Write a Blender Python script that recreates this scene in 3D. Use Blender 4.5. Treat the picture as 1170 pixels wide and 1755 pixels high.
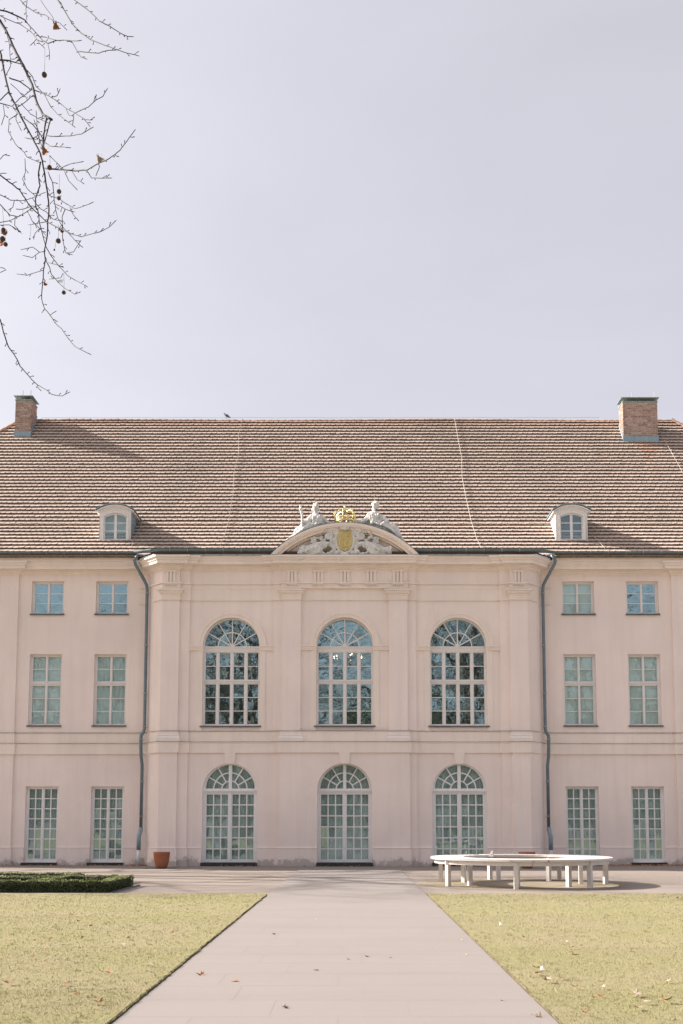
import bpy, bmesh, math, random
import numpy as np
from mathutils import Vector, Matrix
from mathutils.geometry import tessellate_polygon
from mathutils import noise as mnoise

R = math.radians
random.seed(7)
rng = np.random.default_rng(7)
scn = bpy.context.scene
for o in list(bpy.data.objects):
    bpy.data.objects.remove(o)
COL = scn.collection

# ------------------------------------------------------------------ camera
FPX, PX, PY, CH = 1706.0, 606.0, 1253.0, 1.22       # focal length and principal point in photo pixels, eye height
PITCH = math.atan(0.0935)
cam_d = bpy.data.cameras.new('camera')
cam = bpy.data.objects.new('camera', cam_d)
COL.objects.link(cam)
cam_d.sensor_fit = 'VERTICAL'
cam_d.sensor_height = 36.0
cam_d.lens = FPX / 1755 * 36.0
cam_d.shift_x = -(PX - 585.0) / 1755
cam_d.shift_y = (PY - 877.5) / 1755
cam_d.clip_end = 3000
cam.location = (0, 0, CH)
cam.rotation_euler = (R(90) + PITCH, 0, 0)
scn.camera = cam

# ------------------------------------------------------------------ sky, sun, exposure
SUN_TRAVEL = Vector((1.6, -0.31, -1.0)).normalized()
sun_el = math.asin(-SUN_TRAVEL.z)
sun_az = math.atan2(-SUN_TRAVEL.x, -SUN_TRAVEL.y)      # clockwise from +Y
world = bpy.data.worlds.new('World')
scn.world = world
world.use_nodes = True
wn, wl = world.node_tree.nodes, world.node_tree.links
wn.clear()
sky = wn.new('ShaderNodeTexSky')
sky.sky_type = 'NISHITA'
sky.sun_disc = False
sky.sun_elevation = sun_el
sky.sun_rotation = sun_az
sky.air_density = 1.0
sky.dust_density = 6.0
sky.ozone_density = 1.6
veil = wn.new('ShaderNodeMix')                          # thin even high cloud over the whole sky
veil.data_type = 'RGBA'
veil.inputs[0].default_value = 0.64
veil.inputs[7].default_value = (2.48, 2.24, 2.16, 1)
bg = wn.new('ShaderNodeBackground')
bg.inputs[1].default_value = 0.139
wo = wn.new('ShaderNodeOutputWorld')
wl.new(sky.outputs[0], veil.inputs[6])
wtc = wn.new('ShaderNodeTexCoord'); wmp = wn.new('ShaderNodeMapping'); wmp.inputs['Scale'].default_value = (1.2, 1.2, 4.0)
wnz = wn.new('ShaderNodeTexNoise'); wnz.inputs['Scale'].default_value = 2.2; wnz.inputs['Detail'].default_value = 6; wnz.inputs['Distortion'].default_value = 0.6
wmr = wn.new('ShaderNodeMapRange'); wmr.inputs['From Min'].default_value = 0.3; wmr.inputs['From Max'].default_value = 0.7; wmr.inputs['To Min'].default_value = 0.965; wmr.inputs['To Max'].default_value = 1.035
wmu = wn.new('ShaderNodeVectorMath'); wmu.operation = 'SCALE'                      # faint unevenness of the high cloud
wl.new(wtc.outputs['Generated'], wmp.inputs[0]); wl.new(wmp.outputs[0], wnz.inputs['Vector']); wl.new(wnz.outputs[0], wmr.inputs['Value'])
wl.new(veil.outputs[2], wmu.inputs[0]); wl.new(wmr.outputs[0], wmu.inputs['Scale'])
wl.new(wmu.outputs[0], bg.inputs[0])
wl.new(bg.outputs[0], wo.inputs[0])

sun_d = bpy.data.lights.new('sun', 'SUN')
sun_d.energy = 4.85
sun_d.angle = R(0.6)
sun_d.color = (1.0, 0.93, 0.84)
sun = bpy.data.objects.new('sun', sun_d)
COL.objects.link(sun)
sun.location = (-20, 20, 30)
sun.rotation_euler = SUN_TRAVEL.to_track_quat('-Z', 'Y').to_euler()

scn.view_settings.view_transform = 'Standard'
scn.view_settings.look = 'None'
scn.view_settings.gamma = 1
scn.view_settings.use_curve_mapping = False
scn.view_settings.exposure = 1.23
scn.render.engine = 'CYCLES'
scn.cycles.max_bounces = 10
scn.cycles.transparent_max_bounces = 16

# ------------------------------------------------------------------ materials
def mat(name, color, rough=0.8, metal=0.0, spec=None):
    m = bpy.data.materials.new(name)
    m.use_nodes = True
    b = m.node_tree.nodes['Principled BSDF']
    b.inputs['Base Color'].default_value = (*color, 1)
    b.inputs['Roughness'].default_value = rough
    b.inputs['Metallic'].default_value = metal
    if spec is not None:
        b.inputs['Specular IOR Level'].default_value = spec
    return m

class NT:
    """small helper around a material's node tree"""
    def __init__(self, m):
        self.m = m; self.n = m.node_tree.nodes; self.l = m.node_tree.links
        self.b = self.n['Principled BSDF']
        self.tc = self.n.new('ShaderNodeTexCoord')
    def coord(self, scale=(1, 1, 1), kind='Object'):
        mp = self.n.new('ShaderNodeMapping')
        mp.inputs['Scale'].default_value = scale
        self.l.new(self.tc.outputs[kind], mp.inputs[0])
        return mp.outputs[0]
    def noise(self, scale, detail=4, rough=0.6, co=None, dist=0.0):
        t = self.n.new('ShaderNodeTexNoise')
        t.inputs['Scale'].default_value = scale
        t.inputs['Detail'].default_value = detail
        t.inputs['Roughness'].default_value = rough
        t.inputs['Distortion'].default_value = dist
        self.l.new(co if co is not None else self.tc.outputs['Object'], t.inputs['Vector'])
        return t.outputs[0]
    def ramp(self, fac, stops):
        r = self.n.new('ShaderNodeValToRGB')
        e = r.color_ramp.elements
        while len(e) < len(stops):
            e.new(0.5)
        for i, (p, c) in enumerate(stops):
            e[i].position = p
            e[i].color = (*c, 1) if len(c) == 3 else c
        self.l.new(fac, r.inputs[0])
        return r.outputs[0]
    def mix(self, fac, a, b, mode='MIX'):
        x = self.n.new('ShaderNodeMix')
        x.data_type = 'RGBA'; x.blend_type = mode
        for sock, v in ((x.inputs[0], fac), (x.inputs[6], a), (x.inputs[7], b)):
            if isinstance(v, bpy.types.NodeSocket):
                self.l.new(v, sock)
            elif isinstance(v, (int, float)):
                sock.default_value = v
            else:
                sock.default_value = (*v, 1)
        return x.outputs[2]
    def math(self, op, a, b=None, clamp=False):
        x = self.n.new('ShaderNodeMath'); x.operation = op; x.use_clamp = clamp
        for i, v in enumerate((a, b)):
            if v is None: continue
            if isinstance(v, bpy.types.NodeSocket): self.l.new(v, x.inputs[i])
            else: x.inputs[i].default_value = v
        return x.outputs[0]
    def worldpos(self, scale=(1, 1, 1)):
        g_ = self.n.new('ShaderNodeNewGeometry'); mp = self.n.new('ShaderNodeMapping'); mp.inputs['Scale'].default_value = scale
        self.l.new(g_.outputs['Position'], mp.inputs[0]); return mp.outputs[0]
    def sep(self, kind='Object'):
        s = self.n.new('ShaderNodeSeparateXYZ')
        self.l.new(self.tc.outputs[kind], s.inputs[0])
        return s.outputs
    def bump(self, h, strength=0.3, dist=0.01):
        b = self.n.new('ShaderNodeBump')
        b.inputs['Strength'].default_value = strength
        b.inputs['Distance'].default_value = dist
        self.l.new(h, b.inputs['Height'])
        self.l.new(b.outputs[0], self.b.inputs['Normal'])
    def color(self, c):
        self.l.new(c, self.b.inputs['Base Color'])
    def rough(self, r):
        self.l.new(r, self.b.inputs['Roughness'])
    def objrand(self):
        o = self.n.new('ShaderNodeObjectInfo'); return o.outputs['Random']
    def island(self):
        o = self.n.new('ShaderNodeNewGeometry'); return o.outputs['Random Per Island']

M = {}
def stucco(name, base, dirt=True):
    m = mat(name, base, 0.92, spec=0.2)
    t = NT(m)
    big = t.noise(0.55, 4, 0.55)
    a = tuple(c * 0.93 for c in base); b = tuple(min(1, c * 1.05) for c in base)
    c = t.ramp(big, [(0.3, a), (0.72, b)])
    # run-down streaks
    st = t.noise(1.0, 3, 0.6, t.coord((5.0, 5.0, 0.35)))
    c = t.mix(t.ramp(st, [(0.45, (0, 0, 0)), (0.85, (0.55, 0.55, 0.55))]), c, tuple(x * 0.84 for x in base))
    # touched up lighter patches
    pt = t.noise(0.9, 5, 0.7, t.coord((1, 1, 0.8)), 0.6)
    c = t.mix(t.ramp(pt, [(0.60, (0, 0, 0)), (0.68, (0.35, 0.35, 0.35))]), c, tuple(min(1, x * 1.08) for x in base))
    fine = t.noise(38, 4, 0.7)
    if dirt:
        z = t.sep()[2]
        edge = t.math('ADD', z, t.math('MULTIPLY', t.noise(2.0, 7, 0.78), -1.15))
        f = t.ramp(edge, [(0.0, (0.85, 0.85, 0.85)), (0.10, (0, 0, 0))])
        # ramp position: edge value around -0.4 .. 0.3 -> shift
        edge2 = t.math('ADD', edge, 0.50)
        f = t.ramp(edge2, [(0.0, (0.55, 0.55, 0.55)), (0.06, (0.15, 0.15, 0.15)), (0.14, (0, 0, 0))])
        c = t.mix(f, c, (0.20, 0.185, 0.165))
    # small damaged spots
    sp = t.noise(5.5, 6, 0.75)
    c = t.mix(t.ramp(sp, [(0.73, (0, 0, 0)), (0.78, (0.5, 0.5, 0.5))]), c, tuple(x * 0.8 for x in base))
    t.color(c)
    t.bump(t.math('ADD', t.math('MULTIPLY', big, 2.0), fine), 0.22, 0.012)
    return m
PINK = (0.88, 0.765, 0.72)
M['stucco'] = stucco('pink stucco', PINK)
M['stucco_trim'] = stucco('pink stucco mouldings', (0.87, 0.765, 0.70), dirt=False)
M['base_stone'] = stucco('pale repaired stone', (0.82, 0.75, 0.71), dirt=False)
M['frame'] = mat('off white window paint', (0.76, 0.70, 0.68), 0.45)
t = NT(M['frame']); nn = t.noise(14, 4); t.color(t.ramp(nn, [(0.3, (0.76, 0.72, 0.71)), (0.7, (0.84, 0.80, 0.79))])); t.bump(t.noise(60, 3), 0.08, 0.004)
M['frame_door'] = mat('white door paint', (0.78, 0.77, 0.78), 0.4)
t = NT(M['frame_door']); nn = t.noise(11, 4); t.color(t.ramp(nn, [(0.3, (0.77, 0.76, 0.77)), (0.7, (0.85, 0.84, 0.85))])); t.bump(t.noise(60, 3), 0.08, 0.004)
M['sill'] = mat('dark sill sheet', (0.12, 0.125, 0.13), 0.5, 0.3)
t = NT(M['sill']); t.color(t.ramp(t.noise(9, 4), [(0.3, (0.09, 0.095, 0.10)), (0.7, (0.17, 0.175, 0.18))]))
M['ledge'] = mat('grey ledge shade line', (0.30, 0.28, 0.27), 0.7)  # grey for the painted shadow lines of the string course
t = NT(M['ledge']); t.color(t.ramp(t.noise(2.5, 5, 0.7), [(0.35, (0.20, 0.18, 0.17)), (0.65, (0.46, 0.40, 0.37))]))
M['threshold'] = mat('black threshold stone', (0.03, 0.03, 0.03), 0.8)
t = NT(M['threshold']); t.color(t.ramp(t.noise(16, 5), [(0.35, (0.018, 0.018, 0.018)), (0.7, (0.07, 0.068, 0.062))]))

def glass_mat(name, tint=(0.93, 0.98, 0.975), f0=0.1, refl=(0.74, 0.94, 1.0)):
    m = bpy.data.materials.new(name); m.use_nodes = True
    n, l = m.node_tree.nodes, m.node_tree.links
    n.clear()
    out = n.new('ShaderNodeOutputMaterial'); mx = n.new('ShaderNodeMixShader')
    tr = n.new('ShaderNodeBsdfTransparent'); tr.inputs[0].default_value = (*tint, 1)
    gl = n.new('ShaderNodeBsdfGlossy'); gl.inputs['Roughness'].default_value = 0.0
    gl.inputs['Color'].default_value = (*refl, 1)
    lw = n.new('ShaderNodeLayerWeight')
    pw = n.new('ShaderNodeMath'); pw.operation = 'POWER'; pw.inputs[1].default_value = 5.0
    fr = n.new('ShaderNodeMapRange'); fr.inputs['To Min'].default_value = f0; fr.inputs['To Max'].default_value = 1.0
    l.new(lw.outputs['Facing'], pw.inputs[0]); l.new(pw.outputs[0], fr.inputs['Value'])
    tc = n.new('ShaderNodeTexCoord'); oi = n.new('ShaderNodeObjectInfo')
    ad = n.new('ShaderNodeVectorMath'); ad.operation = 'ADD'
    l.new(tc.outputs['Object'], ad.inputs[0])
    l.new(oi.outputs['Location'], ad.inputs[1])
    nz = n.new('ShaderNodeTexNoise'); nz.inputs['Scale'].default_value = 3.2; nz.inputs['Detail'].default_value = 2
    l.new(ad.outputs[0], nz.inputs['Vector'])
    bp = n.new('ShaderNodeBump'); bp.inputs['Strength'].default_value = 0.07; bp.inputs['Distance'].default_value = 0.02
    l.new(nz.outputs[0], bp.inputs['Height'])
    l.new(bp.outputs[0], gl.inputs['Normal'])
    l.new(fr.outputs[0], mx.inputs[0]); l.new(tr.outputs[0], mx.inputs[1]); l.new(gl.outputs[0], mx.inputs[2])
    l.new(mx.outputs[0], out.inputs[0])
    return m
M['glass'] = glass_mat('old window glass', f0=0.11)
M['glass_hall'] = glass_mat('tall window glass', f0=0.33, refl=(0.64, 0.89, 0.97))

def fabric(name, col):
    m = mat(name, col, 0.95, spec=0.1)
    t = NT(m)
    t.color(t.ramp(t.noise(6, 4, 0.6, t.coord((6, 1, 0.8))), [(0.3, tuple(c * 0.82 for c in col)), (0.7, col)]))
    return m
M['blind'] = fabric('pale roller blind', (0.78, 0.81, 0.80))
M['blind_dim'] = fabric('grey green blind', (0.64, 0.67, 0.655))
M['curtain'] = fabric('grey green curtain', (0.56, 0.60, 0.575))
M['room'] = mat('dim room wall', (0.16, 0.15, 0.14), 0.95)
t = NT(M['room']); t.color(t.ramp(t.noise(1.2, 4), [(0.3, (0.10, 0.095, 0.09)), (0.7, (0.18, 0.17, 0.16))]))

# roof tiles
m = mat('weathered clay tile', (0.42, 0.28, 0.21), 0.9, spec=0.15); t = NT(m)
c = t.ramp(t.island(), [(0.0, (0.49, 0.39, 0.335)), (0.35, (0.525, 0.42, 0.362)), (0.7, (0.55, 0.44, 0.38)), (1.0, (0.52, 0.43, 0.375))])
pat = t.noise(0.55, 5, 0.6)
c = t.mix(t.ramp(pat, [(0.42, (0, 0, 0)), (0.68, (0.6, 0.6, 0.6))]), c, (0.45, 0.375, 0.325))
s = t.sep()
# fresher orange tiles run down from the rain shadow of the right chimney
cx = t.math('MULTIPLY', t.math('ABSOLUTE', t.math('SUBTRACT', s[0], 10.6)), 0.75)
cz = t.math('MULTIPLY', t.math('ABSOLUTE', t.math('SUBTRACT', s[2], 14.7)), 0.42)
dd = t.math('ADD', t.math('ADD', cx, cz), t.math('MULTIPLY', t.noise(1.1, 5, 0.7), 0.9))
c = t.mix(t.ramp(dd, [(0.42, (0.75, 0.75, 0.75)), (1.0, (0, 0, 0))]), c, (0.52, 0.255, 0.135))
# first course under the ridge is newer
rr = t.math('GREATER_THAN', s[2], 15.74)
c = t.mix(t.math('MULTIPLY', rr, 0.6), c, (0.55, 0.30, 0.19))
lich = t.noise(7.5, 6, 0.8)
c = t.mix(t.ramp(lich, [(0.57, (0, 0, 0)), (0.70, (0.45, 0.45, 0.45))]), c, (0.44, 0.41, 0.36))
blot = t.noise(0.42, 5, 0.6, None, 0.5)
c = t.mix(t.ramp(blot, [(0.50, (0, 0, 0)), (0.66, (0.32, 0.32, 0.32))]), c, (0.30, 0.27, 0.235))
soot = t.noise(1.7, 6, 0.75, None, 0.7)
c = t.mix(t.ramp(soot, [(0.60, (0, 0, 0)), (0.78, (0.45, 0.45, 0.45))]), c, (0.20, 0.18, 0.155))
t.color(c); t.bump(t.noise(45, 5, 0.7), 0.3, 0.006)
M['tile'] = m
M['tile_edge'] = mat('shaded mossy tile butt', (0.22, 0.17, 0.135), 0.95, spec=0.1)  # butts coloured dark: some moss, plus the shade line under each course
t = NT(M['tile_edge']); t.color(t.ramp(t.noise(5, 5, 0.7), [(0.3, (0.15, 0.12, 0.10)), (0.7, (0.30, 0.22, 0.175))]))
m = mat('ridge clay', (0.42, 0.27, 0.2), 0.9, spec=0.15); t = NT(m)
c = t.ramp(t.objrand(), [(0.0, (0.34, 0.22, 0.17)), (1.0, (0.50, 0.31, 0.22))])
c = t.mix(t.ramp(t.noise(6, 5, 0.7), [(0.5, (0, 0, 0)), (0.7, (0.6, 0.6, 0.6))]), c, (0.36, 0.32, 0.27))
t.color(c); M['ridge'] = m
M['deck'] = mat('roof deck', (0.06, 0.045, 0.035), 0.9)
t = NT(M['deck']); t.color(t.ramp(t.noise(3, 4), [(0.3, (0.05, 0.035, 0.03)), (0.7, (0.09, 0.065, 0.05))]))
m = mat('chimney brick', (0.40, 0.22, 0.16), 0.9, spec=0.15); t = NT(m)
c = t.ramp(t.island(), [(0.0, (0.26, 0.165, 0.14)), (0.5, (0.40, 0.265, 0.225)), (0.85, (0.48, 0.345, 0.30)), (1.0, (0.22, 0.165, 0.15))])
c = t.mix(t.ramp(t.noise(20, 5), [(0.5, (0, 0, 0)), (0.75, (0.4, 0.4, 0.4))]), c, (0.5, 0.42, 0.37))
t.color(c); t.bump(t.noise(60, 4), 0.3, 0.004); M['brick'] = m
M['mortar'] = mat('lime mortar', (0.50, 0.45, 0.40), 0.95)
t = NT(M['mortar']); t.color(t.ramp(t.noise(30, 4), [(0.3, (0.50, 0.46, 0.42)), (0.7, (0.62, 0.58, 0.53))]))
def zinc(name, a, b, rough=0.45, metal=0.5):
    m = mat(name, a, rough, metal); t = NT(m)
    t.color(t.ramp(t.noise(4.5, 5, 0.65), [(0.3, a), (0.7, b)]))
    t.rough(t.ramp(t.noise(8, 4), [(0.3, (rough - 0.08,) * 3), (0.7, (rough + 0.15,) * 3)]))
    return m
M['zinc'] = zinc('zinc gutter', (0.125, 0.18, 0.21), (0.185, 0.245, 0.28))
M['zinc_light'] = zinc('bright zinc flashing', (0.62, 0.64, 0.66), (0.74, 0.75, 0.77), 0.5, 0.2)
M['zinc_mid'] = zinc('grey zinc flashing', (0.22, 0.31, 0.36), (0.30, 0.39, 0.44), 0.5, 0.3)
M['copper'] = zinc('patinated cap sheet', (0.20, 0.26, 0.25), (0.32, 0.38, 0.37), 0.5, 0.3)
M['wire'] = zinc('conductor wire', (0.34, 0.31, 0.28), (0.42, 0.385, 0.35), 0.5, 0.2)
M['dormer'] = mat('dormer paint', (0.72, 0.68, 0.68), 0.6)
t = NT(M['dormer']); t.color(t.ramp(t.noise(7, 5, 0.65), [(0.3, (0.72, 0.69, 0.69)), (0.7, (0.83, 0.80, 0.80))]))
m = mat('weathered sandstone', (0.55, 0.53, 0.50), 0.9, spec=0.2); t = NT(m)
g = t.n.new('ShaderNodeNewGeometry')
c = t.ramp(t.noise(5, 6, 0.75), [(0.35, (0.50, 0.49, 0.475)), (0.55, (0.70, 0.69, 0.67)), (0.75, (0.76, 0.755, 0.74))])
c = t.mix(t.ramp(t.noise(9, 6, 0.7, None, 0.8), [(0.56, (0, 0, 0)), (0.72, (0.55, 0.55, 0.55))]), c, (0.30, 0.33, 0.325))
t.color(c); t.bump(t.noise(26, 5, 0.7), 0.5, 0.01); M['sandstone'] = m
m = mat('gilding', (0.80, 0.56, 0.16), 0.34, 0.75); t = NT(m)
t.color(t.ramp(t.noise(9, 4), [(0.3, (0.66, 0.50, 0.22)), (0.7, (0.82, 0.68, 0.36))])); M['gold'] = m
m = mat('ochre gilt ground', (0.62, 0.46, 0.14), 0.6, 0.15); t = NT(m)
t.color(t.ramp(t.noise(9, 5), [(0.3, (0.50, 0.39, 0.16)), (0.7, (0.66, 0.54, 0.26))])); M['ochre'] = m
m = mat('terracotta', (0.36, 0.13, 0.06), 0.75); t = NT(m)
c = t.ramp(t.noise(4, 5, 0.7), [(0.3, (0.28, 0.095, 0.045)), (0.7, (0.40, 0.155, 0.075))])
c = t.mix(t.ramp(t.noise(13, 6, 0.75), [(0.62, (0, 0, 0)), (0.75, (0.5, 0.5, 0.5))]), c, (0.46, 0.34, 0.28))
t.color(c); M['terracotta'] = m
m = mat('bench paint', (0.80, 0.755, 0.73), 0.5); t = NT(m)
c = t.ramp(t.noise(5, 5, 0.7), [(0.3, (0.60, 0.565, 0.55)), (0.7, (0.71, 0.675, 0.655))])
s = t.sep('Generated')
c = t.mix(t.ramp(t.noise(16, 6, 0.75), [(0.66, (0, 0, 0)), (0.74, (0.7, 0.7, 0.7))]), c, (0.40, 0.37, 0.33))
t.color(c); t.bump(t.noise(40, 4), 0.12, 0.004); M['bench'] = m
M['red'] = mat('red reflector', (0.35, 0.03, 0.03), 0.5)
t = NT(M['red']); t.color(t.ramp(t.noise(30, 3), [(0.3, (0.28, 0.025, 0.025)), (0.7, (0.42, 0.04, 0.04))]))

# ground
m = mat('lawn thatch', (0.306, 0.267, 0.123), 1.0, spec=0.05); t = NT(m)
c = t.ramp(t.noise(0.6, 5, 0.6), [(0.35, (0.297, 0.258, 0.162)), (0.6, (0.270, 0.258, 0.123))])
c = t.mix(t.ramp(t.noise(35, 5, 0.8), [(0.4, (0, 0, 0)), (0.7, (0.8, 0.8, 0.8))]), c, (0.342, 0.294, 0.204))
t.color(c); t.bump(t.noise(60, 5, 0.8), 0.7, 0.02); M['lawn'] = m
m = mat('grass blades', (0.324, 0.294, 0.114), 0.9, spec=0.1); t = NT(m)
c = t.ramp(t.island(), [(0.0, (0.189, 0.193, 0.081)), (0.30, (0.270, 0.262, 0.123)), (0.6, (0.342, 0.308, 0.185)), (1.0, (0.396, 0.345, 0.247))])
pg = t.noise(0.9, 5, 0.65, t.coord((1, 0.6, 1)))
c = t.mix(t.ramp(pg, [(0.40, (0, 0, 0)), (0.66, (0.60, 0.60, 0.60))]), c, (0.225, 0.239, 0.081))
ps = t.noise(5.5, 4, 0.65)
c = t.mix(t.ramp(ps, [(0.48, (0, 0, 0)), (0.70, (0.45, 0.45, 0.45))]), c, (0.21, 0.225, 0.075))
pd = t.noise(1.7, 4, 0.6)
c = t.mix(t.ramp(pd, [(0.52, (0, 0, 0)), (0.75, (0.55, 0.55, 0.55))]), c, (0.378, 0.322, 0.237))
t.color(c); M['grass'] = m
m = mat('terrace gravel', (0.296, 0.248, 0.213), 0.95, spec=0.1); t = NT(m)
c = t.ramp(t.noise(0.35, 5, 0.6), [(0.3, (0.268, 0.227, 0.200)), (0.7, (0.277, 0.240, 0.216))])
c = t.mix(t.ramp(t.noise(90, 3, 0.8), [(0.35, (0, 0, 0)), (0.7, (0.5, 0.5, 0.5))]), c, (0.211, 0.182, 0.163))
c = t.mix(t.ramp(t.noise(0.9, 5, 0.6, t.coord((0.35, 1.6, 1))), [(0.50, (0, 0, 0)), (0.72, (0.35, 0.35, 0.35))]), c, (0.232, 0.208, 0.178))
t.color(c); t.bump(t.noise(110, 4, 0.7), 0.35, 0.01); M['gravel'] = m
m = mat('paving slab', (0.296, 0.263, 0.252), 0.92, spec=0.12); t = NT(m)
c = t.ramp(t.objrand(), [(0.0, (0.246, 0.222, 0.213)), (0.5, (0.248, 0.224, 0.215)), (1.0, (0.253, 0.228, 0.219))])
c = t.mix(t.ramp(t.noise(0.8, 6, 0.65, t.worldpos((0.5, 1.6, 1))), [(0.42, (0, 0, 0)), (0.75, (0.45, 0.45, 0.45))]), c, (0.211, 0.191, 0.183))
c = t.mix(t.ramp(t.noise(120, 3, 0.8), [(0.4, (0, 0, 0)), (0.75, (0.3, 0.3, 0.3))]), c, (0.204, 0.182, 0.175))
t.color(c); t.bump(t.noise(70, 5, 0.75), 0.25, 0.006); M['slab'] = m
M['sand'] = mat('joint sand', (0.324, 0.285, 0.259), 1.0, spec=0.05)
t = NT(M['sand']); t.color(t.ramp(t.noise(3, 6, 0.7), [(0.35, (0.224, 0.196, 0.176)), (0.7, (0.286, 0.254, 0.230))]))
m = mat('soil edge', (0.07, 0.055, 0.04), 1.0, spec=0.05); t = NT(m)
t.color(t.ramp(t.noise(12, 5, 0.8), [(0.3, (0.09, 0.07, 0.05)), (0.7, (0.22, 0.18, 0.12))])); t.bump(t.noise(30, 5), 0.8, 0.03); M['soil'] = m
m = mat('mossy ground', (0.20, 0.17, 0.10), 1.0, spec=0.05); t = NT(m)
c = t.ramp(t.noise(2.2, 6, 0.75), [(0.38, (0.29, 0.245, 0.21)), (0.56, (0.27, 0.23, 0.17)), (0.74, (0.19, 0.19, 0.10))])
t.color(c); t.bump(t.noise(40, 5, 0.8), 0.6, 0.02); M['moss'] = m
def leafmat(name, stops, rough=0.7):
    m = mat(name, stops[0][1], rough, spec=0.25); t = NT(m)
    c = t.ramp(t.island(), stops); t.color(c)
    return m
M['box'] = leafmat('box leaf', [(0.0, (0.018, 0.03, 0.010)), (0.45, (0.035, 0.055, 0.018)), (0.85, (0.075, 0.10, 0.032)), (1.0, (0.13, 0.14, 0.055))], 0.5)
M['box_lit'] = leafmat('sunlit box leaf', [(0.0, (0.12, 0.16, 0.04)), (0.5, (0.25, 0.29, 0.09)), (1.0, (0.40, 0.40, 0.18))], 0.5)  # lighter leaf colour standing in for sunlight on the hedge tops
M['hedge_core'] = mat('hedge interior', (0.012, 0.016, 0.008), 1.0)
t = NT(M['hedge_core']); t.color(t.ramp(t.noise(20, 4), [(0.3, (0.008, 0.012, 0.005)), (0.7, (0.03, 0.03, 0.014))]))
m = mat('dry leaf', (0.36, 0.17, 0.07), 0.8); t = NT(m)
c = t.ramp(t.objrand(), [(0.0, (0.26, 0.09, 0.03)), (0.35, (0.38, 0.20, 0.10)), (0.65, (0.52, 0.40, 0.28)), (1.0, (0.60, 0.52, 0.42))])
c = t.mix(t.ramp(t.noise(40, 4), [(0.45, (0, 0, 0)), (0.7, (0.5, 0.5, 0.5))]), c, (0.22, 0.10, 0.045))
t.color(c); M['leaf'] = m
M['leaf_red'] = mat('russet leaf', (0.45, 0.15, 0.05), 0.7)
t = NT(M['leaf_red']); t.color(t.ramp(t.noise(30, 5, 0.7), [(0.3, (0.20, 0.07, 0.03)), (0.7, (0.38, 0.16, 0.07))]))
M['leaf_pale'] = mat('bleached leaf', (0.62, 0.50, 0.40), 0.7)
t = NT(M['leaf_pale']); t.color(t.ramp(t.noise(30, 5, 0.7), [(0.3, (0.28, 0.205, 0.15)), (0.7, (0.44, 0.35, 0.28))]))
m = mat('bark', (0.10, 0.085, 0.075), 0.9); t = NT(m)
t.color(t.ramp(t.noise(9, 5, 0.7), [(0.3, (0.06, 0.05, 0.045)), (0.7, (0.15, 0.13, 0.115))])); t.bump(t.noise(40, 5), 0.4, 0.01); M['bark'] = m
m = mat('twig bark', (0.055, 0.04, 0.045), 0.8); t = NT(m)
t.color(t.ramp(t.noise(14, 5, 0.7), [(0.3, (0.022, 0.018, 0.028)), (0.7, (0.055, 0.042, 0.045))])); M['twig'] = m
m = mat('seed ball', (0.07, 0.045, 0.035), 1.0); t = NT(m)
t.color(t.ramp(t.noise(160, 4, 0.7), [(0.3, (0.035, 0.024, 0.022)), (0.7, (0.13, 0.085, 0.06))])); t.bump(t.noise(300, 3), 0.9, 0.004); M['seed'] = m
M['bird'] = mat('grey plumage', (0.09, 0.11, 0.12), 0.7)
t = NT(M['bird']); t.color(t.ramp(t.noise(12, 4), [(0.3, (0.06, 0.075, 0.085)), (0.7, (0.16, 0.18, 0.19))]))
M['litter'] = mat('white scrap', (0.8, 0.82, 0.85), 0.6)
t = NT(M['litter']); t.color(t.ramp(t.noise(20, 4), [(0.3, (0.50, 0.52, 0.55)), (0.7, (0.60, 0.61, 0.62))]))
m = bpy.data.materials.new('candle bulb'); m.use_nodes = True
b = m.node_tree.nodes['Principled BSDF']; b.inputs['Base Color'].default_value = (1, 0.8, 0.5, 1)
b.inputs['Emission Color'].default_value = (1.0, 0.58, 0.25, 1); b.inputs['Emission Strength'].default_value = 9
M['bulb'] = m
M['brass'] = zinc('aged brass', (0.32, 0.22, 0.09), (0.45, 0.32, 0.14), 0.4, 0.8)

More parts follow.
